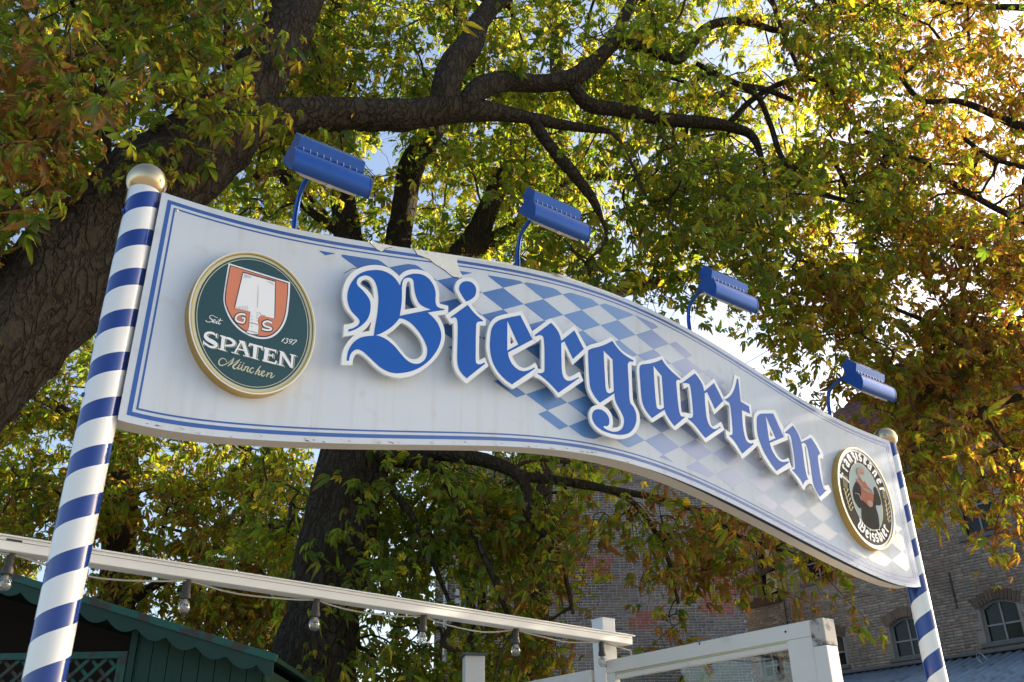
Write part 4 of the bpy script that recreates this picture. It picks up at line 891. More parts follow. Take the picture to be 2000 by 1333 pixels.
# wall core with openings (grid of cells)
def wall_core(parent, X0, X1, Z0, Z1, wins_, m, th=.35):
    xs = sorted({X0, X1, *[w[0] for w in wins_ if X0 < w[0] < X1], *[w[1] for w in wins_ if X0 < w[1] < X1]}); b = MB()
    for xa, xb in zip(xs[:-1], xs[1:]):
        c = (xa+xb)/2; op = sorted([(w[2], w[3]) for w in wins_ if w[0] < c < w[1]]); z = Z0
        for a, t in op:
            if a > z: b.box((xa, 0, z), (xb, th, a))
            z = t
        if z < Z1: b.box((xa, 0, z), (xb, th, Z1))
    return b.build('wall', m, parent)
wall_core(rw, WXL, WXR, 0, EZ, wins, m_mortar_b)
b = MB(); b.box((WXR-.01, .36, 0), (WXR, 8, EZ)); b.box((WXL, 7.9, 0), (WXR, 8, EZ)); b.build('rear_wall', m_mortar_b, rw)
m_dkroom = mat('dark_room', (.02, .02, .02), .9)
for w_ in wins:
    x0, x1, zs, zt_, ar, kd = w_; yy = .16
    fr = MB(); t = .04
    nseg = 10
    xs = np.linspace(x0, x1, nseg+1)
    if ar:
        for xa, xb in zip(xs[:-1], xs[1:]):
            za, zb = arch_h(xa, w_), arch_h(xb, w_)
            fr.add([(xa, yy-.03, za-t*1.3), (xb, yy-.03, zb-t*1.3), (xb, yy-.03, max(za, zb)+.06), (xa, yy-.03, max(za, zb)+.06), (xa, yy+.03, za-t*1.3), (xb, yy+.03, zb-t*1.3), (xb, yy+.03, max(za, zb)+.06), (xa, yy+.03, max(za, zb)+.06)], [(0,1,2,3), (0,4,5,1), (7,6,5,4), (2,6,7,3)])
    else: fr.box((x0, yy-.03, zt_-t), (x1, yy+.03, zt_))
    zl = arch_h(x0, w_)
    fr.box((x0, yy-.031, zs), (x0+t, yy+.031, zl-t*.5)); fr.box((x1-t, yy-.031, zs), (x1, yy+.031, zl-t*.5)); fr.box((x0+t, yy-.032, zs), (x1-t, yy+.032, zs+t))
    wo = fr.build('window', m_wframe if kd != 'board' else m_wframe, rw)
    b = MB(); c = (x0+x1)/2
    b.box((c-.02, yy-.033, zs+t), (c+.02, yy+.02, arch_h(c, w_)-t))
    b.box((x0+t, yy-.026, (zs+zl)/2-.02), (c-.026, yy+.02, (zs+zl)/2+.02)); b.box((c+.026, yy-.026, (zs+zl)/2-.02), (x1-t, yy+.02, (zs+zl)/2+.02)); b.build('glazing_bars', m_wframe, wo)
    for s0, s1 in ((x0+.02, c-.01), (c+.01, x1-.02)):
        for q0, q1 in ((zs+.02, (zs+zl)/2), ((zs+zl)/2, max(arch_h(s0, w_), arch_h(s1, w_))-.01)):
            a = random.uniform(-.006, .006); b = MB(); b.add([(s0, yy+.004+a, q0), (s1, yy+.004-a, q0), (s1, yy+.004-a, q1), (s0, yy+.004+a, q1)], [(0, 1, 2, 3)]); b.build('pane', m_wglass, wo)
    b = MB(); b.box((x0-.12, -.09, zs-.11), (x1+.12, .12, zs-.001)); b.build('sill', m_sill if kd != 'board' else m_brown, wo, bevel=.01)
    if kd == 'board':
        b = MB(); b.box((x0-.35, -.14, zs-.30), (x1+.1, -.03, zs-.112)); b.build('timber_ledge', m_brown, wo)
        b = MB(); b.add([(c-.1, yy-.06, zs+.05), (x1-.02, yy-.06, zs+.12), (x1-.02, yy-.05, zs+.75), (c-.05, yy-.05, zs+.70)], [(0, 1, 2, 3)]); b.build('cardboard_sheet', m_card, wo)
        b = MB(); b.add([(c-.02, yy-.07, zs+.95), (x1-.03, yy-.07, zs+1.0), (x1-.04, yy-.06, zs+1.5), (c+.02, yy-.06, zs+1.45)], [(0, 1, 2, 3)]); b.build('cardboard_sheet', m_card, wo)
        b = MB(); b.bar((x0-.05, -.08, zs+.62), (x1+.08, -.08, zs+.86), .1, .18); b.build('timber_ledge', m_brown, wo)
# tiled roof: rows of pantiles stepping up the slope
pitch = R(42)
def roofpt(p):
    nn_ = D*math.sin(pitch)-Z*math.cos(pitch); X = onpl(p, D*(K-.5)+Z*(EZ-.1), nn_); q = X-D*(K-.5); return q @ N, ((X @ D)-(K-.5))/math.cos(pitch)
ra = roofpt((1629, 809)); rb_ = roofpt((1664, 783))
hipk = (rb_[0]-ra[0])/(rb_[1]-ra[1]+1e-6)
RL = 6.8; tw, tl2 = .30, .40
prof = [(0, 0), (.18, .032), (.38, .045), (.55, .030), (.75, .004), (1.0, 0)]
Vr, Fr = [], []
rows = int(RL/tl2)
Xr = WXR+.3
cx_, sx_ = math.cos(pitch), math.sin(pitch)
def rpt(x, s, h): return (x, -.5+s*cx_-h*sx_, EZ-.1+s*sx_+h*cx_)
for i in range(rows):
    s0, s1 = i*tl2, (i+1)*tl2+.04
    xl = ra[0]+hipk*((i+.5)*tl2-ra[1])
    ncol = int((Xr-xl)/tw)
    for j in range(ncol):
        x0 = Xr-(j+1)*tw; dz = random.uniform(-.006, .006); b0 = len(Vr)
        for px_, ph in prof:
            Vr.append(rpt(x0+px_*tw*1.04, s0, .045+ph+dz)); Vr.append(rpt(x0+px_*tw*1.04, s1, .010+ph+dz))
        for k in range(5): Fr.append((b0+2*k, b0+2*k+2, b0+2*k+3, b0+2*k+1))
        b1 = len(Vr)
        for px_, ph in prof: Vr.append(rpt(x0+px_*tw*1.04, s0, ph-.005+dz))
        for k in range(5): Fr.append((b1+k, b1+k+1, b0+2*k+2, b0+2*k))
roof = link('tile_roof', quadmesh('tile_roof', np.array(Vr), np.array(Fr)), rw, m_tile); roof['kind'] = 'stuff'
b = MB(); lx0_, lx1_ = ra[0]+hipk*(0-ra[1]), ra[0]+hipk*(RL-ra[1])
b.add([rpt(lx0_, 0, -.02), rpt(Xr, 0, -.02), rpt(Xr, RL, -.02), rpt(lx1_, RL, -.02), rpt(lx0_, 0, -.12), rpt(Xr, 0, -.12), rpt(Xr, RL, -.12), rpt(lx1_, RL, -.12)], [(0,1,2,3), (7,6,5,4), (0,4,5,1), (1,5,6,2), (2,6,7,3), (3,7,4,0)]); b.build('roof_deck', m_brown, rw)
b = MB(); b.tube([(WXL-.2, -.60, EZ-.12), (Xr, -.60, EZ-.12)], .075, 12); b.build('gutter', m_zinc, rw)
for i in range(40):
    x = WXL+.3+i*.9
    if x < Xr: b = MB(); b.box((x, -.5, EZ-.30), (x+.12, 0.0, EZ-.14)); b.build('rafter_end', m_brown, rw)
for pxa in (1440, 1530):
    xa = rwc((pxa, 1150))[0]
    b = MB(); b.tube([(xa, -.06, 2.2), (xa, -.06, EZ-.4)], .035 if pxa < 1500 else .02, 8); b.build('downpipe', m_iron, rw)
xa = rwc((1862, 1150))[0]; za, zb = rwc((1870, 1190))[1], rwc((1855, 1118))[1]
b = MB(); b.box((xa-.02, -.045, za), (xa+.02, -.02, zb)); b.build('wall_anchor', m_iron, rw)
# lean-to with corrugated blue roof
LZ = (rwc((1612, 1329))[1]+rwc((2000, 1266))[1])/2
lean = empty('lean_to_shed', tuple(D*K), math.atan2(N[1], N[0]), 'low shed with a blue-grey corrugated roof against the brick building', 'shed')
lx0, lx1 = rwc((1590, 1330))[0], WXR
xs = np.arange(lx0, lx1, .022); V = []; sl_ = 3.6; drop = 1.15
for x in xs:
    z = .045*math.sin(2*math.pi*x/.26); V += [(x, -.03, LZ+z), (x, -sl_, LZ-drop+z)]
Fc = [(2*i, 2*i+1, 2*i+3, 2*i+2) for i in range(len(xs)-1)]
me = mesh('corrugated_roof', V, Fc, True); o = link('corrugated_roof', me, lean, m_blueroof); md = o.modifiers.new('thick', 'SOLIDIFY'); md.thickness = .008
b = MB(); b.box((lx0-.1, -.16, LZ+.02), (lx1, .0, LZ+.11)); b.build('ridge_flashing', m_sill, lean, bevel=.02)
b = MB(); b.box((lx0, -sl_+.1, 0), (lx1, -sl_+.25, LZ-drop-.04)); b.box((lx0, -sl_+.25, 0), (lx0+.12, -.03, LZ-drop-.04)); b.build('wall', m_brick_b, lean)
for px in ((1916, 1302), (1905, 1320), (1975, 1306)):
    X = onpl(px, D*(K-1.2)+Z*(LZ-.36), np.array([0, 0, 1.0])*.95-D*.3*0); b = MB()
    lx, ly, lz_ = X @ N, (X @ D)-K, LZ-.36
    ly = -1.2 if not -3 < ly < -.1 else ly; lz_ = LZ+ly*drop/sl_
    b.tube(crom3([(lx, ly, lz_+.03), (lx-.05, ly, lz_+.16), (lx+.05, ly-.05, lz_+.26), (lx+.2, ly-.1, lz_+.10)], 4), .012, 6); b.build('bent_hook', m_zinc, lean)

# left wing, facing the square
LY = 27.5
lw = empty('grey_brick_building', (0, LY, 0), 0, 'grey brick building with red brick repairs and a drainpipe behind the tall post', 'building')
def lwc(p): X = atY(p[0], p[1], LY); return X[0], X[2]
lxa, lxb = lwc((850, 1150))[0], lwc((1442, 1150))[0]+.1; ltop = lwc((1250, 905))[1]
wins2 = []
for (ax, ay, bx_, by) in ((905, 1215, 955, 1128), (1010, 1110, 1060, 1020), (905, 1105, 950, 1022)):
    a = lwc((ax, ay)); c = lwc((bx_, by)); wins2.append((a[0], c[0], a[1], c[1], False, 'white'))
holes2 = []
for w_ in wins2:
    holes2.append(lambda a, c, z0, z1, w_=w_: c > w_[0]-.01 and a < w_[1]+.01 and z1 > w_[2] and z0 < w_[3])
wall_core(lw, lxa, lxb, 0, ltop, wins2, m_mortar)
bs2 = bricks([(lxa, lxb, 2.0, ltop)], holes2, joint=.019, seed=11)
red = []
for pc, w_, h_ in (((1165,1110), 34, 22), ((1255,1212), 20, 17), ((1395,1130), 26, 70), ((1400, 1050), 40, 60), ((1205,1128), 4, 3)):
    a = lwc((pc[0]-w_, pc[1]+h_)); c = lwc((pc[0]+w_, pc[1]-h_)); red.append((a[0], c[0], a[1], c[1]))
isred = lambda q: any(r[0] < (q[0]+q[1])/2 < r[1] and r[2] < (q[2]+q[3])/2 < r[3] for r in red)
cz = lwc((1245, 1165))
key = lambda q: abs((q[0]+q[1])/2-cz[0])*.8+abs((q[2]+q[3])/2-cz[1]) - (2.0 if isred(q) else 0)
bs2.sort(key=key)
near, far = bs2[:300], bs2[300:]
bm_cache = {}
for q in near:
    wq = round(q[1]-q[0], 2); kk = (wq, isred(q))
    if kk not in bm_cache:
        b = MB(); w2, h2 = (q[1]-q[0])/2, (q[3]-q[2])/2
        b.add([(-w2,-.02,-h2),(w2,-.02,-h2),(w2,-.02,h2),(-w2,-.02,h2),(-w2,.01,-h2),(w2,.01,-h2),(w2,.01,h2),(-w2,.01,h2)], [(0,1,2,3),(0,4,5,1),(1,5,6,2),(2,6,7,3),(3,7,4,0)])
        me = bpy.data.meshes.new('brick'); me.from_pydata(b.V, [], b.F); me.materials.append(m_brick_red if kk[1] else m_brick); bm_cache[kk] = me
    o = bpy.data.objects.new('brick', bm_cache[kk]); COL.objects.link(o); o.parent = lw
    o.location = ((q[0]+q[1])/2+random.uniform(-.003, .003), random.uniform(-.005, .004), (q[2]+q[3])/2+random.uniform(-.002, .002)); o.rotation_euler = (0, R(random.uniform(-.6, .6)), 0)
fr_ = [q for q in far if isred(q)]; fg_ = [q for q in far if not isred(q)]
o = link('brick_facing', brick_mesh(fg_, .016, .006, 4), lw, m_brick_i); o['kind'] = 'stuff'
if fr_:
    o = link('red_brick_facing', brick_mesh(fr_, .016, .006, 6), lw, brick_mat('red_brick_mass', [(.38, .12, .10), (.48, .16, .12)], 'island')); o['kind'] = 'stuff'
for w_ in wins2:
    x0, x1, zs, zt_ = w_[:4]; b = MB(); t = .07
    for q in (((x0, .1, zs), (x0+t, .16, zt_)), ((x1-t, .1, zs), (x1, .16, zt_)), ((x0+t, .1, zt_-t), (x1-t, .16, zt_)), ((x0+t, .1, zs), (x1-t, .16, zs+t)), (((x0+x1)/2-.03, .1, zs+t), ((x0+x1)/2+.03, .16, zt_-t))): b.box(*q)
    wo = b.build('window', m_wframe, lw); b = MB(); b.add([(x0, .14, zs), (x1, .14, zs), (x1, .14, zt_), (x0, .14, zt_)], [(0, 1, 2, 3)]); b.build('pane', m_wglass, wo)
    b = MB(); b.box((x0-.1, -.08, zs-.1), (x1+.1, .1, zs-.001)); b.build('sill', m_sill, wo)
for px, rr in (((872, 1100), .065), ((1049, 1090), .05), ((953, 1010), .05)):
    xp = lwc(px)[0]; b = MB(); b.tube([(xp, -.10, 2.0), (xp, -.10, ltop-.05)], rr, 12); b.build('downpipe', m_zinc, lw)
b = MB(); b.box((lxa, .36, 0), (lxa+.3, 6, ltop)); b.box((lxa, 5.8, 0), (lxb, 6, ltop)); b.build('rear_wall', m_mortar, lw)
b = MB(); b.bar((lxa-.2, 3, ltop+.06), (lxb-.02, 3, ltop+.06), 6.8, .12); b.build('roof_edge', m_slate, lw)

# ================================================================ trees
def leaf_template(seed, nl, curl, fold, fine=False):
    r = random.Random(seed); V, Fc, Ed = [], [], []
    angs = np.linspace(-118, 118, nl)
    for k, a in enumerate(angs):
        rel = 1-abs(a)/118*.42; ln = .165*rel*r.uniform(.88, 1.08); wd = .037*rel*r.uniform(.85, 1.2)+.008
        ar = R(a+r.uniform(-8, 8)); dx, dy = math.sin(ar), math.cos(ar); sx, sy = dy, -dx
        dr = curl*r.uniform(.6, 1.5); b0 = len(V); tw = r.uniform(-.4, .4)*curl
        def pt(t, w_, sd, ed):
            zc = -dr*ln*t*t*1.2+.012*math.sin(t*3); q = ln*(t-.12*dr*t*t)
            V.append((dx*q+sx*wd*w_*sd, dy*q+sy*wd*w_*sd, zc+(fold*wd*w_ if sd else 0)+tw*wd*sd*w_*t)); Ed.append(ed)
        if not fine:
            pt(0, 0, 0, 0); pt(1.02, 0, 0, 1.0)
            for sd in (-1, 1): pt(.70, 1.0, sd, .85); pt(.93, .60, sd, .95)
            Fc += [(b0, b0+2, b0+3, b0+1), (b0, b0+1, b0+5, b0+4)]; continue
        pt(0, 0, 0, 0); pt(.72, 0, 0, .25); pt(1.02, 0, 0, 1.0)
        for sd in (-1, 1):
            pt(.40, .50, sd, .45); pt(.72, 1.0, sd, .85); pt(.93, .58, sd, .95)
        Fc += [(b0, b0+3, b0+4, b0+1), (b0+1, b0+4, b0+5, b0+2), (b0, b0+1, b0+7, b0+6), (b0+1, b0+2, b0+8, b0+7)]
    return np.array(V), np.array(Fc), np.array(Ed)
TP = ((1, 6, .45, .35), (2, 5, .8, .5), (3, 5, 1.0, .3), (4, 4, 1.7, .9), (5, 6, .3, .15))
TEMPL = [leaf_template(*q) for q in TP]; TEMPF = [leaf_template(*q, True) for q in TP]
def leaf_attr(me, col):
    a = me.attributes.new('leaf', 'FLOAT_COLOR', 'POINT'); a.data.foreach_set('color', np.asarray(col, np.float32).ravel())
def rot_from(nrm, yaw, rg):
    """frames whose z is nrm and whose y points along yaw"""
    n_ = nrm/np.linalg.norm(nrm, axis=1, keepdims=True); y = np.stack([np.sin(yaw), np.cos(yaw), np.zeros_like(yaw)], 1)
    y = y-(y*n_).sum(1, keepdims=True)*n_; y /= np.linalg.norm(y, axis=1, keepdims=True); x = np.cross(y, n_)
    return np.stack([x, y, n_], 2)
# single leaves share a handful of meshes
LEAFM = []
for k, (V, Fc, Ed) in enumerate(TEMPF):
    for hue, br in ((.12, .15), (.45, .2), (.7, .3), (.3, .55)):
        me = quadmesh('leaf', V, Fc); leaf_attr(me, np.stack([np.full(len(V), hue), Ed, np.full(len(V), br), np.ones(len(V))], 1)); me.materials.append(m_leaf); LEAFM.append((k, hue, br, me))
SIGN_POLY = [tuple(p) for p in TOPX[::2]] + [(1738, 862), (1795, 1146)] + [tuple(p) for p in BOTX[::-3]] + [(235, 821)]
def in_sign(x, y, mg):
    if not 300+mg < x < 1760-mg: return False
    ty = np.interp(x, [p[0] for p in TOPX], [p[1] for p in TOPX]); by = np.interp(x, [p[0] for p in BOTX], [p[1] for p in BOTX])
    return ty+mg < y < by-mg
def limb_mesh(b, pts, nseg, rough=.0, k=6):
    """pts: (x,y,Y,width_px) in the photo; distances along the way come from Y"""
    P, Rr = [], []
    for x, y, Y, w_ in pts:
        X = atY(x, y, Y); P.append(X); Rr.append(w_/F*proj(X)[2]/2)
    Pc = crom3(P, k); Rc = np.interp(np.linspace(0, len(P)-1, len(Pc)), range(len(P)), Rr)
    v0 = len(b.V); b.tube(Pc, list(Rc), nseg)
    if rough:
        for q in range(v0, len(b.V)):
            v = Vector(b.V[q]); i = min((q-v0)//nseg, len(Pc)-1); c = Vector(Pc[i]); d_ = v-c; ln = d_.length
            if ln < 1e-6: continue
            vv = Vector((v.x, v.y, v.z*.35)); f_ = 1+rough*(noise.noise(vv*1.7)*1.2+.8*noise.noise(vv*5)+.55*noise.noise(vv*13)-.35*abs(noise.noise(vv*9)))
            b.V[q] = tuple(c+d_*f_)
    return Pc, Rc
def make_tree(name, label, limbs, zones, seed, hue=(.1, .75), single=300, group='horse chestnuts behind the sign', leaf_n=(17, 25), lsize=.54, extra=None, mult=1.3):
    r = np.random.default_rng(seed)
    root = empty(name, (0, 0, 0), 0, label, 'tree', group)
    nodes, nrad = [], []; trunk = None
    for k, (lp, rough) in enumerate(limbs):
        b = MB(); big = max(p[3] for p in lp) > 60
        Pc, Rc = limb_mesh(b, lp, 40 if big else 14, rough, 14 if big else 6)
        o = b.build('trunk' if k == 0 else 'limb', m_bark, root if k == 0 else trunk)
        if k == 0:
            trunk = o; root.location = (Pc[0][0], Pc[0][1], 0); o.location = (-Pc[0][0], -Pc[0][1], 0)
        step = 2
        for p, q in list(zip(Pc, Rc))[3::step]: nodes.append(p); nrad.append(q)
    cl = []
    for (x0, x1, y0, y1, Ya, Yb, cnt, brown, dens) in zones:
        tries = 0; c = 0; cnt = int(cnt*mult)
        while c < cnt and tries < cnt*6:
            tries += 1; x, y = r.uniform(x0, x1), r.uniform(y0, y1); Y = Ya+(Yb-Ya)*r.random()
            if in_sign(x, y, 150): continue
            # uneven crown: leave gaps
            g_ = noise.noise(Vector((x/170, y/150, Y*.45+seed)))
            if g_ < dens: continue
            cl.append((*atY(x, y, Y), brown)); c += 1
    if extra is not None: cl += [tuple(q) for q in extra]
    cl = np.array(cl); C3 = cl[:, :3]
    # grow twigs from the nearest limb or twig
    tree_n = [np.array(p) for p in nodes]; par = [-1]*len(tree_n); isl = len(tree_n)
    base = np.array(tree_n); dmin = np.array([np.min(np.linalg.norm(base-c, axis=1)) for c in C3])
    arr = np.zeros((len(base)+len(C3)*2, 3)); arr[:len(base)] = base; na = len(base); segs = []; cnt_desc = {}
    cdir = []
    order = np.argsort(dmin)
    for oi in order:
        c = C3[oi]; dd = np.linalg.norm(arr[:na]-c, axis=1)+ .25*np.maximum(0, arr[:na, 2]-c[2]-1.2)
        j = int(np.argmin(dd)); p = arr[j].copy(); mid = (p+c)/2+r.normal(0, .07, 3)*min(1.5, dd[j])+np.array([0, 0, .10*min(1.6, dd[j])])
        arr[na] = mid; par.append(j); i_mid = na; na += 1
        arr[na] = c; par.append(i_mid); na += 1
        t = c-mid; cdir.append((oi, t/(np.linalg.norm(t)+1e-6), na-1))
    desc = np.zeros(na)
    for i in range(na-1, isl-1, -1):
        desc[i] += 1
        desc[par[i]] += desc[i] if par[i] >= isl else 0
    b = MB()
    rad = lambda i: min(.04, .0036*math.sqrt(desc[i])+.0018) if i >= isl else None
    for i in range(isl, na):
        p = arr[par[i]]; q = arr[i]; r1 = rad(i); r0 = rad(par[i]) or r1*1.35; r0 = min(r0, r1*1.8+.002)
        if np.linalg.norm(q-p) < 1e-3: continue
        m_ = (p+q)/2+r.normal(0, .03, 3)*min(1, np.linalg.norm(q-p))
        b.tube([p, m_, q], [r0, (r0+r1)/2, r1], 4, False)
    # leaves
    LP, LN, LY_, LB, LS = [], [], [], [], []
    for oi, dr, _ in cdir:
        c = C3[oi]; n_ = int(r.integers(*leaf_n)); tdir = dr*.6+np.array([0, 0, -.35])+r.normal(0, .35, 3); tdir /= np.linalg.norm(tdir)
        ln = r.uniform(.45, 1.15); tip = c+tdir*ln
        b.tube([c, (c+tip)/2+np.array([0, 0, .03])+r.normal(0, .03, 3), tip], [.0055, .0042, .0022], 3, False)
        for k in range(2):
            a_ = c+tdir*ln*r.uniform(.15, .8); e_ = r.normal(0, 1, 3); e_[2] = e_[2]*.5-.2; e_ = a_+e_/np.linalg.norm(e_)*r.uniform(.2, .5)
            b.tube([a_, (a_+e_)/2+np.array([0, 0, .025]), e_], [.0038, .003, .0018], 3, False)
        for k in range(n_):
            t = r.uniform(-.15, 1.05); base_ = c+tdir*ln*t; pd = r.normal(0, 1, 3); pd[2] = pd[2]*.4-.25; pd /= np.linalg.norm(pd)
            pl = r.uniform(.09, .26); pos = base_+pd*pl
            nr = np.array([0, 0, .9])+r.normal(0, .62, 3)+pd*.4
            LP.append(pos); LN.append(nr); LY_.append(math.atan2(pd[0], pd[1])+r.normal(0, .5)); LB.append(cl[oi, 3]); LS.append(lsize*r.choice([r.uniform(.45, .8), r.uniform(.75, 1.2), r.uniform(1.1, 1.5)], p=[.35, .47, .18]))
    tw_ = b.build('twigs', m_twig, trunk); tw_['kind'] = 'stuff'; tw_.location = (0, 0, 0)
    LP, LN, LY_, LB, LS = map(np.array, (LP, LN, LY_, LB, LS)); n_ = len(LP)
    Rm = rot_from(LN, LY_, r); kind = r.integers(0, 5, n_)
    kind = np.where(r.random(n_) < LB*.5, 3, kind)
    H = np.clip(r.normal((hue[0]+hue[1])/2, (hue[1]-hue[0])/2.6, n_), 0, 1); Bn = np.clip(LB*r.uniform(.2, 1.35, n_), 0, 1)*.95
    q = (M3.T @ (LP-CAM).T).T; sx = CX+F*q[:, 0]/q[:, 2]; sy = CY+F*q[:, 1]/q[:, 2]
    vis = (sx > 0) & (sx < 2000) & (sy > 0) & (sy < 1333)
    for i in np.nonzero(vis)[0]:
        if in_sign(sx[i], sy[i], 0): vis[i] = False
    cand = np.nonzero(vis)[0]; cand = cand[np.argsort(q[cand, 2]/LS[cand])][:single]
    one = np.zeros(n_, bool); one[cand] = True
    Vs, Fs, As = [], [], []; off = 0
    for k in range(5):
        V, Fc, Ed = TEMPL[k]; sel = np.nonzero((kind == k) & ~one)[0]
        if not len(sel): continue
        W_ = np.einsum('nij,vj->nvi', Rm[sel], V)*LS[sel][:, None, None]+LP[sel][:, None, :]
        Vs.append(W_.reshape(-1, 3)); Fs.append((Fc[None]+(off+len(V)*np.arange(len(sel)))[:, None, None]).reshape(-1, 4)); off += len(sel)*len(V)
        A = np.ones((len(sel), len(V), 4)); A[:, :, 0] = H[sel][:, None]; A[:, :, 1] = Ed[None]; A[:, :, 2] = Bn[sel][:, None]; As.append(A.reshape(-1, 4))
    me = quadmesh('crown', np.concatenate(Vs), np.concatenate(Fs)); leaf_attr(me, np.concatenate(As))
    cr_ = link('crown', me, root, m_leaf); cr_['kind'] = 'stuff'; cr_.location = trunk.location
    for i in cand:
        best = min((m for m in LEAFM if m[0] == kind[i]), key=lambda m: abs(m[1]-H[i])+abs(m[2]-Bn[i]))
        o = bpy.data.objects.new('leaf', best[3]); COL.objects.link(o); o.parent = cr_
        o.rotation_mode = 'QUATERNION'; o.rotation_quaternion = Matrix(Rm[i].tolist()).to_quaternion(); o.location = LP[i]; o.scale = (LS[i],)*3
    return root, n_
tot = 0
# big leaning chestnut
A_l = [([(-760,1750,4.7,330),(-430,1130,5.0,290),(-165,840,5.3,245),(25,645,5.6,215),(180,490,5.9,200),(320,350,6.3,180),(425,258,6.6,150),(510,140,6.9,108),(570,40,7.2,96),(630,-120,7.6,84)], .16),
 ([(425,262,6.6,60),(480,242,6.7,92),(560,228,6.9,76),(680,222,7.2,66),(790,226,7.5,66),(880,214,7.7,58),(960,219,8.0,34),(1040,232,8.3,26),(1108,246,8.6,20),(1190,257,8.9,10)], .12),
 ([(846,232,7.6,30),(860,205,7.6,54),(870,175,7.6,58),(885,125,7.7,55),(918,88,7.9,48),(942,35,8.2,40),(1000,-30,8.6,34),(1040,-120,9.0,30)], .12),
 ([(884,222,7.7,22),(908,204,7.7,40),(938,173,7.8,42),(985,160,8.0,38),(1045,164,8.2,38),(1108,156,8.3,36),(1150,132,8.4,32),(1200,80,8.6,28),(1222,28,8.8,24),(1252,-30,9.0,22)], .10),
 ([(1038,232,8.3,24),(1073,284,8.4,25),(1108,326,8.5,24),(1154,384,8.6,20),(1175,430,8.7,9)], .08),
 ([(1096,152,8.3,14),(1118,168,8.35,26),(1150,205,8.5,28),(1214,216,8.8,28),(1300,234,9.1,26),(1380,240,9.4,24),(1440,252,9.6,22),(1472,270,9.7,18),(1490,320,9.8,9),(1500,375,9.9,7)], .08),
 ([(1202,80,8.6,24),(1262,94,8.8,22),(1318,117,9.0,20),(1342,102,9.1,20),(1372,60,9.2,18),(1416,42,9.3,17),(1470,46,9.5,15),(1520,60,9.7,12),(1562,46,9.9,9),(1620,30,10.2,7)], .06),
 ([(1360,124,9.1,10),(1434,162,9.3,12),(1497,176,9.5,12),(1547,196,9.7,9)], 0), ([(1505,-10,9.5,9),(1526,55,9.6,9),(1561,138,9.7,8)], 0),
 ([(1440,165,9.3,11),(1480,190,9.4,11),(1504,242,9.5,11),(1533,318,9.6,11),(1600,374,9.9,10),(1655,392,10.1,7)], 0),
 ([(1427,238,9.6,12),(1476,190,9.7,12),(1547,156,9.9,11),(1603,160,10.1,11),(1645,202,10.3,11),(1674,247,10.5,10),(1723,271,10.7,9),(1794,297,11,7)], 0),
 ([(205,-40,7.4,36),(206,90,7.2,32),(207,200,7.0,28),(210,300,6.9,14)], .1),
 ([(540,330,8.4,9),(500,345,8.2,13),(560,338,8.6,12),(590,372,8.7,11),(640,420,8.9,8)], 0)]
A_z = [(-120,480,-150,300,5.6,6.7,80,.28,-.2),(-150,700,-170,330,6.9,10,230,.24,-.25),(-60,230,150,430,5.0,6.0,24,.6,-.2),(-60,60,430,640,5.2,5.5,6,.35,-1),(560,1300,-170,210,7.9,11,190,.16,-.15),(980,1500,170,560,8.2,11.5,105,.2,-.1),(1230,1760,-170,430,8.8,11.5,200,.2,-.14)]
_, n_ = make_tree('leaning_chestnut', 'huge leaning chestnut with rough bark and a long limb reaching over the sign', A_l, A_z, 21, (.12, .85)); tot += n_
B_l = [([(585,1760,10.0,235),(608,1340,10.0,170),(628,1200,10.1,140),(655,1050,10.2,137),(690,890,10.3,132),(712,760,10.4,125),(720,650,10.5,110)], .14),
 ([(716,680,10.5,80),(690,560,10.6,62),(680,470,10.7,58),(668,380,10.8,46),(655,250,11,38),(640,120,11.3,34),(652,0,11.6,30),(660,-120,12,24)], .10),
 ([(720,670,10.5,70),(765,540,10.8,52),(782,440,11,48),(802,330,11.2,50),(836,272,11.3,46),(872,200,11.5,34),(900,60,12,26),(900,-80,12.3,20)], .10),
 ([(722,660,10.5,72),(840,560,10.7,58),(925,468,11,46),(958,400,11.1,42),(985,332,11.3,36),(1022,256,11.6,28),(1040,150,12,20)], .10),
 ([(900,500,10.9,40),(990,455,11.1,32),(1062,400,11.4,26),(1130,352,11.8,18),(1240,345,12.2,10)], .08),
 ([(700,480,10.8,26),(590,400,10.4,14),(548,345,10.2,11),(505,340,10,9)], 0),
 ([(745,620,10.6,44),(1000,640,11,34),(1160,590,11.5,30),(1235,562,11.8,28),(1345,540,12.2,20),(1440,510,12.6,9)], .08),
 ([(702,900,10.2,40),(830,905,10,30),(900,990,9.7,16),(960,1120,9.6,12),(1010,1250,9.5,7)], .05), ([(715,880,10.2,36),(900,890,10,30),(1015,930,9.8,24),(1035,1010,9.8,20),(1090,1080,9.8,11),(1120,1200,9.8,7)], .05),
 ([(740,930,10,22),(800,1000,9.9,14),(850,1110,9.8,10),(900,1230,9.7,6)], .05), ([(1010,930,9.8,22),(1160,950,10,16),(1240,985,10.2,11),(1300,1080,10.4,9),(1325,1180,10.5,6)], .04), ([(1120,945,9.9,16),(1330,985,10.6,12),(1450,1050,11,9),(1560,1085,11.4,6)], 0)]
B_z = [(360,1150,130,540,10.6,14.5,230,.14,-.15),(700,1130,870,1040,9.6,12,85,.18,-.3),(690,1010,1030,1400,9.4,12,80,.20,-.08),(1000,1090,990,1330,9.4,10.6,16,.42,-.2),(1290,1400,985,1120,9.8,11,13,.45,-.2),(1130,1260,940,1020,9.9,10.8,6,.4,-.3),(1300,1340,1150,1210,10,10.6,2,.5,-1),(1390,1480,1000,1110,10.4,11.2,9,.5,-.4),(1480,1640,1040,1130,10.8,11.6,5,.4,-1),(520,640,860,1100,10.5,12,22,.2,-.2)]
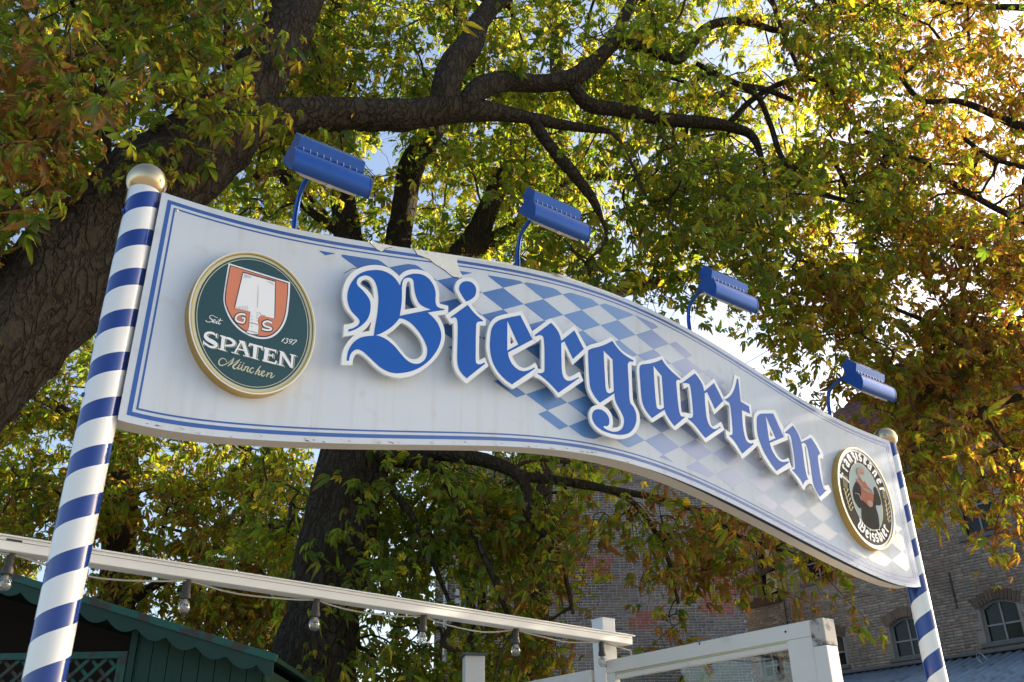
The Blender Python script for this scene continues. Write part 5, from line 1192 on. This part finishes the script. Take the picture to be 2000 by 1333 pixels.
_, n_ = make_tree('upright_chestnut', 'thick upright chestnut trunk rising behind the white beam and the sign', B_l, B_z, 33, (.08, .80)); tot += n_
C_l = [([(2420,2100,13.4,190),(2370,1600,13.2,160),(2340,1100,13,140),(2320,700,12.8,120),(2300,350,12.6,100),(2290,50,12.6,80),(2300,-200,12.8,60)], .12),
 ([(2305,420,12.6,50),(2220,330,11.4,36),(2120,285,10.4,26),(2000,250,9.9,18),(1880,200,10.1,12),(1800,196,10.2,10),(1750,140,10.3,9),(1700,95,10.4,8)], .06),
 ([(2315,620,12.7,50),(2240,540,11,36),(2120,470,9.8,24),(2000,434,9.6,14),(1880,370,9.8,12),(1800,314,10,9),(1720,300,10.2,6)], .05),
 ([(2325,820,12.8,50),(2260,760,11.4,40),(2150,740,10,26),(2050,760,9.5,18),(1920,800,9.7,12),(1820,860,9.9,8),(1760,900,10,5)], .05),
 ([(2318,660,12.7,34),(2180,620,10.6,18),(1960,640,9.8,14),(1850,640,10,10),(1740,600,10.3,7),(1640,560,10.6,5)], .04),
 ([(1885,272,10,9),(1935,308,9.8,9),(2010,330,9.6,10)], 0), ([(1617,300,10.6,9),(1640,336,10.5,9),(1668,388,10.4,9),(1724,410,10.2,8),(1830,470,10,8),(1960,500,9.8,9)], 0),
 ([(2292,160,12.6,40),(2200,60,11,26),(2050,20,10,16),(1880,10,10.3,10),(1700,-20,10.6,7)], .05)]
C_z = [(1560,2090,-170,640,9.2,12.5,245,.52,-.08),(1760,2150,600,960,9.0,11,95,.5,-.2),(1500,1800,380,680,9.4,12,60,.25,-.12),(1700,2080,620,800,9.6,11.4,30,.5,-.15)]
q = np.random.default_rng(5); SHD = []   # unseen leaf clusters added along the sun's rays to shade the sign
for k in range(70):
    X = P0+q.uniform(-.3, 3.2)*D+q.uniform(-1.2, .25)*Z+q.uniform(7.5, 13)*SUN+q.normal(0, .16, 3); SHD.append((*X, .5))
_, n_ = make_tree('russet_chestnut', 'chestnut with drooping russet and orange leaves hanging before the tiled roof', C_l, C_z, 45, (.40, 1.1), extra=SHD); tot += n_
D_l = [([(210,1700,16,90),(222,1300,16,74),(232,1100,16.2,66),(240,900,16.5,56),(236,700,17,44),(230,500,17.5,30)], .12),
 ([(228,1180,16,30),(260,1170,15.8,22),(330,1130,15.6,14),(420,1110,15.4,7)], .05), ([(236,900,16.4,30),(120,800,16,20),(20,760,15.8,10)], .05), ([(238,860,16.4,34),(340,800,16.6,22),(460,860,16.8,12),(540,960,17,7)], .05)]
D_z = [(-120,590,600,960,14,19,190,.24,-.25),(-120,600,930,1180,14,18,120,.34,-.18),(380,600,1080,1300,14,17,60,.45,-.15)]
_, n_ = make_tree('far_chestnut', 'slender yellowing chestnut growing behind the green hut', D_l, D_z, 57, (.2, .85), leaf_n=(20, 30), lsize=.62, single=120, mult=1.7); tot += n_
E_l = [([(1010,1900,19,80),(1050,900,19,64),(1080,500,19.5,46),(1090,250,20,34),(1080,-50,21,20)], .1), ([(1085,420,19.6,26),(800,250,20,16),(560,150,20,8)], .05), ([(1085,400,19.6,26),(1280,250,20,16),(1480,150,20,8)], .05)]
E_z = [(100,1650,-150,520,16,22,330,.14,-.05)]
_, n_ = make_tree('sunlit_chestnut', 'distant sunlit chestnut filling the gaps high behind the sign', E_l, E_z, 69, (.55, 1.05), leaf_n=(20, 28), lsize=.78, single=100); tot += n_
scene['leaf_total'] = tot
